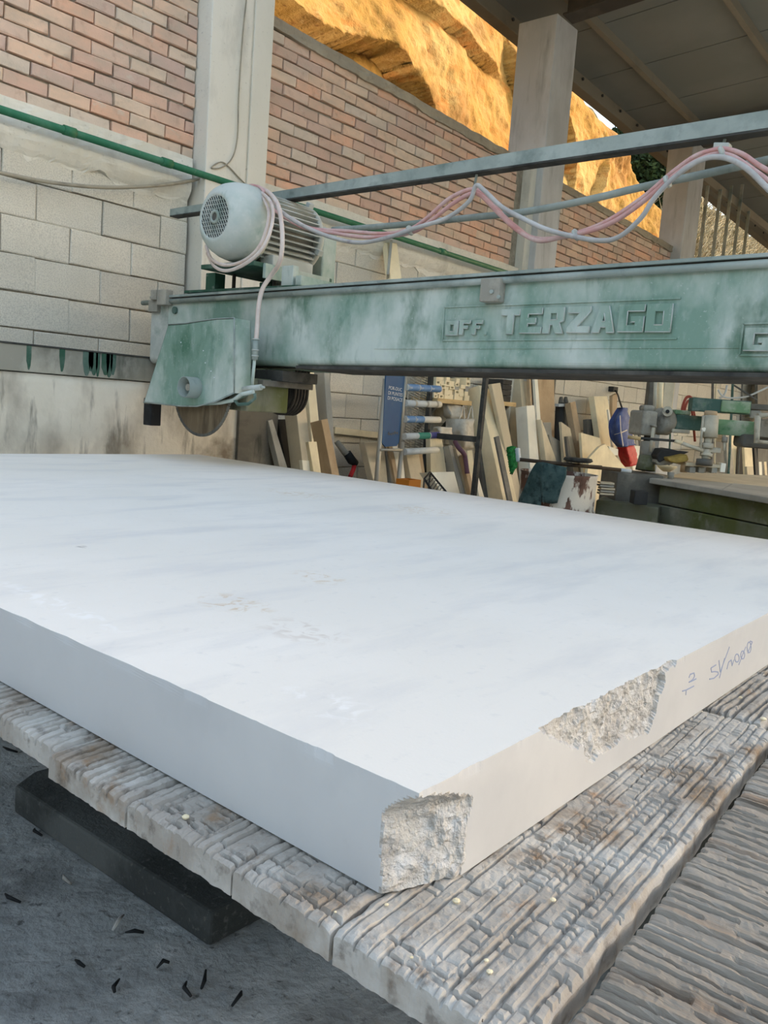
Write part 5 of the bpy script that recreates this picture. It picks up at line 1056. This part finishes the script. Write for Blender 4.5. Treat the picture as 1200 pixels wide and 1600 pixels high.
MB().tube([PD(868, 724, 6.2), PD(895, 727, 6.2), PD(940, 730, 6.25)], .013, 8).build('shaft', M['handle'], sb_)
o = MB().lathe(PD(903, 722, 6.22), (0, 0, 1), [(0, .09), (.012, .11), (.03, .10)], 18).build('scoop', M['dark_steel'], sb_)
# ---- clamp stand beside the plank
cs = thing('clamp_stand', 'dark steel clamp stand with a pale crossbar against the blocks above the drum', 'stand', tuple(PY(880, 660, 4.40))[:2] + (0,))
for x0, x1, r in ((875, 872, .05), (881, 880, .035), (886, 893, .03)):
    a, b = PY(x0, 633, 4.42), PY(x1, 700, 4.36); d = b - a; b = a + d * (a.z / (a.z - b.z)); MB().tube([a, b], r, 10).build('leg', M['st_black'] if r > .04 else M['grey_cast'], cs)
MB().bar(PY(870, 633, 4.38), PY(887, 633, 4.38), .05, .03).build('crossbar', M['print_white'], cs)
for x in (877, 884): MB().cyl(PY(x, 631, 4.40), PY(x, 621, 4.42), .035, .02, n=8).build('knob', M['st_dark'], cs)
# ---- blue and red banner
bn = thing('folded_banner', 'folded blue and red cloth banner hanging by a black cord near the gearbox', 'banner', tuple(PY(975, 690, 3.95)))
def part_sheet(name, rows, mat, par, th, seed, wave):
    o = sheet(name, rows, mat, th=th, wave=wave, seed=seed); o.parent = par; o.location = o.location - wloc(par); return o
Yq = 3.95
part_sheet('blue_field', [[PY(969, 638, Yq), PY(973, 637, Yq - .05), PY(977, 637, Yq)], [PY(960, 652, Yq), PY(970, 652, Yq - .10), PY(981, 652, Yq)], [PY(957, 668, Yq), PY(971, 672, Yq - .12), PY(986, 676, Yq)], [PY(960, 690, Yq), PY(972, 694, Yq - .10), PY(990, 692, Yq)], [PY(968, 699, Yq), PY(976, 698, Yq - .08), PY(992, 695, Yq)]], 'navy', bn, .04, 3, .05)
part_sheet('red_field', [[PY(969, 699, Yq), PY(978, 698, Yq - .08), PY(992, 695, Yq)], [PY(973, 714, Yq), PY(984, 715, Yq - .10), PY(996, 708, Yq)], [PY(980, 730, Yq), PY(988, 729, Yq - .06), PY(998, 724, Yq)]], 'red', bn, .04, 4, .05)
ribbon([PY(969, 649, Yq - .135), PY(970, 672, Yq - .155), PY(974, 697, Yq - .14)], .022, (0, -1, 0)).build('white_stripe', M['white_cloth'], bn)
ribbon([PY(960, 679, Yq - .07), PY(971, 676, Yq - .155), PY(980, 672, Yq - .12)], .012, (0, -1, 0)).build('white_stripe', M['white_cloth'], bn)
MB().tube(spline([PY(972, 638, Yq), PY(968, 626, 4.1), PY(965, 616, 4.4), PY(960, 608, 4.54)], 4), .010, 6).build('cord', M['black'], bn)
tag(MB().box(PY(953, 605, 4.55).x, PY(960, 605, 4.55).x, 4.50, 4.569, PY(955, 612, 4.55).z, PY(955, 604, 4.55).z).build('wall_box', M['st_black']), 'small black box on the blocks above the banner', 'box')
# ================================================================== THE SECOND MACHINE: radial polisher and its stone table
pm = thing('polishing_machine', 'dust-caked radial polishing machine with green arms beside a stone table', 'machine', tuple(PD(1005, 760, 6.7))[:2] + (0,))
UX, UY, UZ = Vector((1, 0, 0)), Vector((0, 1, 0)), Vector((0, 0, 1))
RT = Vector((R[0, 0], R[1, 0], 0)).normalized(); FW = Vector((R[0, 2], R[1, 2], 0)).normalized()   # machine set square to the aisle
def pb(name, x0, y0, x1, y1, d, dep, mat, par=pm, bev=.008, to0=False, skew=0):
    """block whose front shows between these picture corners at distance d"""
    c_ = PD((x0 + x1) / 2, (y0 + y1) / 2, d); hw = abs(x1 - x0) / 2 * d / FPX; hh = abs(y1 - y0) / 2 * d / FPX
    if to0: top = c_.z + hh; c_.z = top / 2; hh = top / 2
    r_ = (RT * math.cos(skew) + FW * math.sin(skew)); f_ = (FW * math.cos(skew) - RT * math.sin(skew))
    return MB().obox(c_ + f_ * dep / 2, r_ * hw, f_ * dep / 2, UZ * hh).build(name, M[mat], par, bev)
def pc(name, x0, y0, x1, y1, d, wpx, mat, par=pm, r2=None, n=16, d2=None):
    return MB().cyl(PD(x0, y0, d), PD(x1, y1, d2 or d), wpx / 2 * d / FPX, r2, n).build(name, M[mat], par)
pb('foundation', 962, 741, 1034, 800, 6.5, .5, 'rail_steel', to0=True)
c_ = PD(1007, 742, 6.75); MB().lathe((c_.x, c_.y, c_.z - .03), UZ, [(0, .20), (.04, .20), (.045, .16)], 24).build('base_disc', M['grey_cast'], pm)
pc('column_foot', 1008, 735, 1011, 712, 6.75, 30, 'moss', r2=.062); pc('column', 1010, 716, 1012, 690, 6.75, 22, 'grey_cast')
pc('column', 1012, 694, 1014, 676, 6.75, 14, 'dark_steel')
pb('gearbox', 1003, 642, 1029, 681, 6.62, .22, 'grey_cast', bev=.02, skew=.25); pb('gearbox_cap', 1006, 633, 1024, 643, 6.72, .15, 'grey_cast', bev=.02)
pc('gearbox_bolt', 1021, 667, 1022, 664, 6.60, 9, 'grey_cast'); pc('lever', 1021, 668, 1016, 706, 6.58, 5, 'machine_cream')
pc('pipe_stand', 1025, 580, 1023, 642, 6.9, 6, 'machine_cream'); pc('pipe_stand', 1033, 580, 1030, 650, 7.0, 9, 'st_cream')
pb('post', 1014, 585, 1024, 636, 7.3, .1, 'rail_steel'); pb('post', 1037, 580, 1054, 640, 7.3, .1, 'st_beige')
m = MB(); a = PD(1028, 660, 6.75); m.lathe(PD(1026, 658, 6.72), PD(1052, 660, 6.80) - PD(1026, 658, 6.72), [(0, .09), (.03, .11), (.10, .105), (.14, .09)], 20); m.build('drive_housing', M['grey_cast'], pm)
pc('hub', 1043, 643, 1043.5, 642, 6.60, 15, 'machine_cream', d2=6.70); pc('hub_hole_shade', 1043, 643, 1043.1, 643, 6.585, 6, 'black', d2=6.60)  # black disc stands in for the shade inside the hub hole
pb('housing_skirt', 1030, 655, 1052, 680, 6.72, .14, 'grey_cast', bev=.03)
pb('green_arm', 1083, 624, 1172, 645, 6.5, .14, 'machine_dark', skew=-.12, bev=.006); pb('green_arm', 1128, 627, 1172, 645, 6.47, .14, 'machine_green', skew=-.12)
pb('pale_arm', 1120, 657, 1182, 681, 6.4, .14, 'machine_green', skew=-.12, bev=.006); pb('rear_arm', 1056, 649, 1098, 672, 6.7, .16, 'machine_dark', skew=.1)
pb('rear_arm_cap', 1055, 641, 1080, 648, 6.7, .14, 'machine_green'); pb('rear_tray', 1050, 671, 1079, 677, 6.68, .12, 'machine_cream')
pc('spindle_head', 1110, 650, 1108, 684, 6.40, 25, 'machine_cream', n=24); pc('head_cap', 1111, 643, 1110, 651, 6.40, 19, 'st_brown', n=20)
pc('spindle', 1107, 684, 1105, 694, 6.40, 12, 'machine_cream'); pc('flange', 1105, 693, 1104, 701, 6.40, 19, 'machine_cream', n=20); pc('spindle', 1104, 700, 1103, 717, 6.40, 13, 'machine_cream')
pb('clamp', 1092, 699, 1127, 707, 6.38, .08, 'machine_cream', bev=.006); pb('square_nut', 1096, 668, 1104, 675, 6.36, .03, 'st_white'); pc('side_rod', 1099, 650, 1094, 702, 6.37, 4, 'machine_cream')
pc('flange', 1104, 708, 1103, 713, 6.40, 18, 'machine_cream'); pc('polishing_disc', 1101, 718, 1100, 727, 6.40, 25, 'st_dark', n=24)
pc('crank', 1131, 704, 1132, 690, 6.42, 4, 'machine_cream'); pc('crank_knob', 1132, 691, 1133, 683, 6.42, 9, 'grey_cast')
pc('handlebar', 982, 683, 1055, 689, 6.45, 4, 'dark_steel', d2=6.35); pc('handle_grip', 981, 682.5, 1001, 685.5, 6.44, 5.5, 'pine', d2=6.42); pc('handle_grip', 1054, 689, 1066, 692, 6.34, 6, 'st_cream'); pc('handlebar', 1064, 692, 1098, 704, 6.34, 6, 'machine_cream', d2=6.38)
m = MB(); fr = [PD(1184, 650, 6.2), PD(1210, 648, 6.2), PD(1210, 692, 6.2), PD(1182, 690, 6.2), PD(1184, 650, 6.2)]
m.tube(fr, .024, 8); m.build('end_frame', M['machine_cream'], pm); pb('end_motor', 1160, 680, 1215, 701, 6.35, .2, 'st_dark', bev=.03); pb('end_casting', 1187, 655, 1215, 684, 6.28, .05, 'grey_cast', bev=.01)
pb('end_shelf', 1172, 632, 1215, 641, 6.5, .12, 'rail_steel'); pb('end_block', 1172, 641, 1190, 654, 6.52, .1, 'grey_cast', bev=.01)
tag(MB().tube(spline([PD(1064, 672, 6.9), PD(1066, 640, 6.9), PD(1072, 622, 6.9), PD(1080, 622, 6.9), PD(1083, 640, 6.9), PD(1086, 655, 6.9)], 6), .012, 8).build('red_hose', M['hose_red']), 'red-brown hose arched over the back of the polishing machine', 'hose')
tag(MB().tube(spline([PD(1068, 676, 6.85), PD(1069, 645, 6.85), PD(1074, 628, 6.85), PD(1079, 628, 6.85), PD(1082, 648, 6.85), PD(1086, 690, 6.85)], 6), .010, 8).build('red_hose', M['hose_red']), 'second red-brown hose hanging inside the arch of the first', 'hose')
# poles and loose conduits behind the arms
for k, (x0, y0, x1, y1, dd, wd, mt) in enumerate(((1114, 575, 1113, 640, 8.8, 4, 'rail_steel'), (1119, 575, 1118, 640, 8.9, 2, 'st_cream'), (1146, 575, 1143, 640, 8.6, 4, 'machine_dark'), (1161, 575, 1158, 640, 8.8, 3, 'rail_steel'), (1052, 575, 1049, 640, 7.6, 3, 'machine_dark'))):
    a, b = PD(x0, y0, dd), PD(x1, y1, dd); d = b - a; b = a + d * (a.z / (a.z - b.z)); tag(MB().tube([a, b], wd / 2 * dd / FPX, 8).build('pole', M[mt]), ['grey steel pole behind the upper green arm, thickest of the group', 'thin cream pole close beside the grey steel pole', 'dark green pole behind the middle of the green arm', 'slim grey pole behind the end of the green arm', 'thin dark green pole by the drive housing of the machine'][k], 'pole')
tag(MB().tube(spline([PD(x, y, 8.4) for x, y in ((1122, 609), (1128, 618), (1140, 622), (1165, 620), (1185, 612), (1204, 603))], 5), .010, 6).build('loose_conduit', M['plastic_white']), 'pale conduit sweeping across the blocks above the machine', 'pipe')
tag(MB().tube([PD(1147, 602, 8.4), PD(1184, 626, 8.3)], .010, 6).build('loose_conduit', M['st_dark']), 'thin dark rod slanting down across the blocks above the machine', 'rod')
tag(MB().tube(spline([PD(1136, 602, 8.5), PD(1134, 612, 8.5), PD(1129, 620, 8.5), PD(1124, 622, 8.5)], 4), .012, 6).build('loose_conduit', M['plastic_white']), 'short pale hook of conduit left of the dark rod', 'pipe')
# sacks, stones and tools on the table
st = thing('stone_table', 'long worktable of grey stone on mossy concrete courses beside the polishing machine', 'table', (7.2, 1.9, 0))
zt = .80
A_, B_, C_, D_ = PZ(1015, 747, zt), PZ(1212, 779, zt), PZ(1230, 744, zt), PZ(1062, 737, zt)
def toptile(u0, u1, v0, v1, dz=0):
    f = lambda u, v: (A_ * (1 - u) + B_ * u) * (1 - v) + (D_ * (1 - u) + C_ * u) * v
    return MB().prism([f(u0, v0) + Vector((0, 0, dz - .04)), f(u1, v0) + Vector((0, 0, dz - .04)), f(u1, v1) + Vector((0, 0, dz - .04)), f(u0, v1) + Vector((0, 0, dz - .04))], (0, 0, .04))
toptile(0, .62, 0, .33).build('top_slab', M['st_grey'], st, .006); toptile(.622, 1, -.02, .33, .004).build('top_slab', M['st_grey'], st, .006); toptile(.05, 1, .335, 1).build('top_slab', M['st_beige'], st, .006)
f0 = A_ * .86 + B_ * .14; f1 = B_ + (B_ - A_) * .1
off = Vector((.10, .06, 0))
for z0, z1, mm in ((0, .605, .0), (.613, .755, .012)):
    a = Vector((f0.x, f0.y, z0)) + off; b = Vector((f1.x, f1.y, z0)) + off; n_ = Vector((1.1, .12, 0))
    for k in range(1):
        p = a - (b - a).normalized() * mm; q_ = b
        MB().prism([p, q_, q_ + n_, p + n_], (0, 0, z1 - z0)).build('concrete_course', M['moss'], st, .01)
p = PZ(1048, 748, zt); tag(MB().lathe((p.x, p.y, zt + .001), UZ, [(0, .024), (.05, .024)], 14).build('steel_peg', M['grey_cast']), 'short grey steel peg standing on the corner of the stone table', 'peg')
def blob(name, lab, cat, pts, d, hz, mat, seed):
    G = []
    q_ = np.random.default_rng(seed)
    top = [PD(x, y, d) for x, y in pts]; 
    o = MB(); c_ = sum(top, Vector()) / len(top)
    return tag(MB().prism(top, FW * hz).build(name, M[mat], bevel=.02), lab, cat)
blob('black_sheet', 'crumpled black plastic sheet under the handlebar of the polishing machine', 'sheet', [(1026, 712), (1034, 702), (1046, 701), (1068, 706), (1078, 706), (1062, 713), (1044, 716), (1030, 723)], 6.55, .2, 'st_black', 3)
blob('grey_sack', 'grey sack slumped under the black sheet', 'sack', [(1024, 723), (1030, 714), (1046, 712), (1058, 716), (1052, 726), (1030, 728)], 6.57, .2, 'grey_cast', 4)
blob('yellow_sack', 'dull yellow sack hanging over the roll on the stone table', 'sack', [(1042, 715), (1052, 714), (1074, 709), (1078, 720), (1070, 722), (1056, 724), (1046, 721)], 6.45, .2, 'yellow', 5)
p = PZ(1041, 737, zt); tag(MB().lathe((p.x, p.y, zt + .001), UZ, [(0, .03), (.02, .06), (.045, .09), (.055, .085)], 20).build('stone_dish', M['st_cream']), 'shallow pale stone dish on the stone table', 'dish')
p = PZ(1068, 738, zt); tag(MB().lathe((p.x, p.y, zt + .001), UZ, [(0, .032), (.10, .032)], 16).build('stone_roll', M['st_brown']), 'short brownish stone cylinder under the yellow sack', 'cylinder')
ty = thing('sample_tray', 'pale stone tray on small blocks below the polishing disc', 'tray', tuple(PD(1103, 738, 6.45)))
pb('tray_top', 1072, 725, 1134, 730, 6.45, .25, 'st_beige', ty, .004); pb('tray_end', 1126, 724, 1134, 738, 6.44, .10, 'st_white', ty, .004)
for x in (1078, 1092, 1112): pb('support_block', x, 730, x + 9, 739, 6.46, .12, 'st_grey', ty, .004)
# plinth with small stacked offcuts left of the machine
pn = MB().prism([Vector((v.x, v.y, 0)) for v in (PZ(932, 777, .62), PZ(1030, 789, .62), PZ(1046, 776, .62), PZ(948, 768, .62))], (0, 0, .60)).build('concrete_plinth', M['moss'], bevel=.012)
tag(pn, 'low dirty concrete plinth between the drum and the stone table', 'plinth')
for k in range(5):
    a = PD(948, 772 - 4.2 * k, 6.25); tag(MB().obox(a + FW * .04 + RT * (.004 * (k % 3)), RT * .052, FW * .05, UZ * .0065).build('stone_strip', M['st_grey'] if k % 2 else M['st_beige']), ['lowest', 'second lowest', 'middle', 'second highest', 'topmost'][k] + ' thin flat offcut of the little stack on the concrete plinth', 'offcut', 'offcuts stacked on the plinth')
tag(MB().obox(PD(998, 777, 6.2), RT * .05, FW * .06, UZ * .05).build('dark_block', M['st_black'], bevel=.006), 'small black block on the concrete plinth under the machine', 'block')
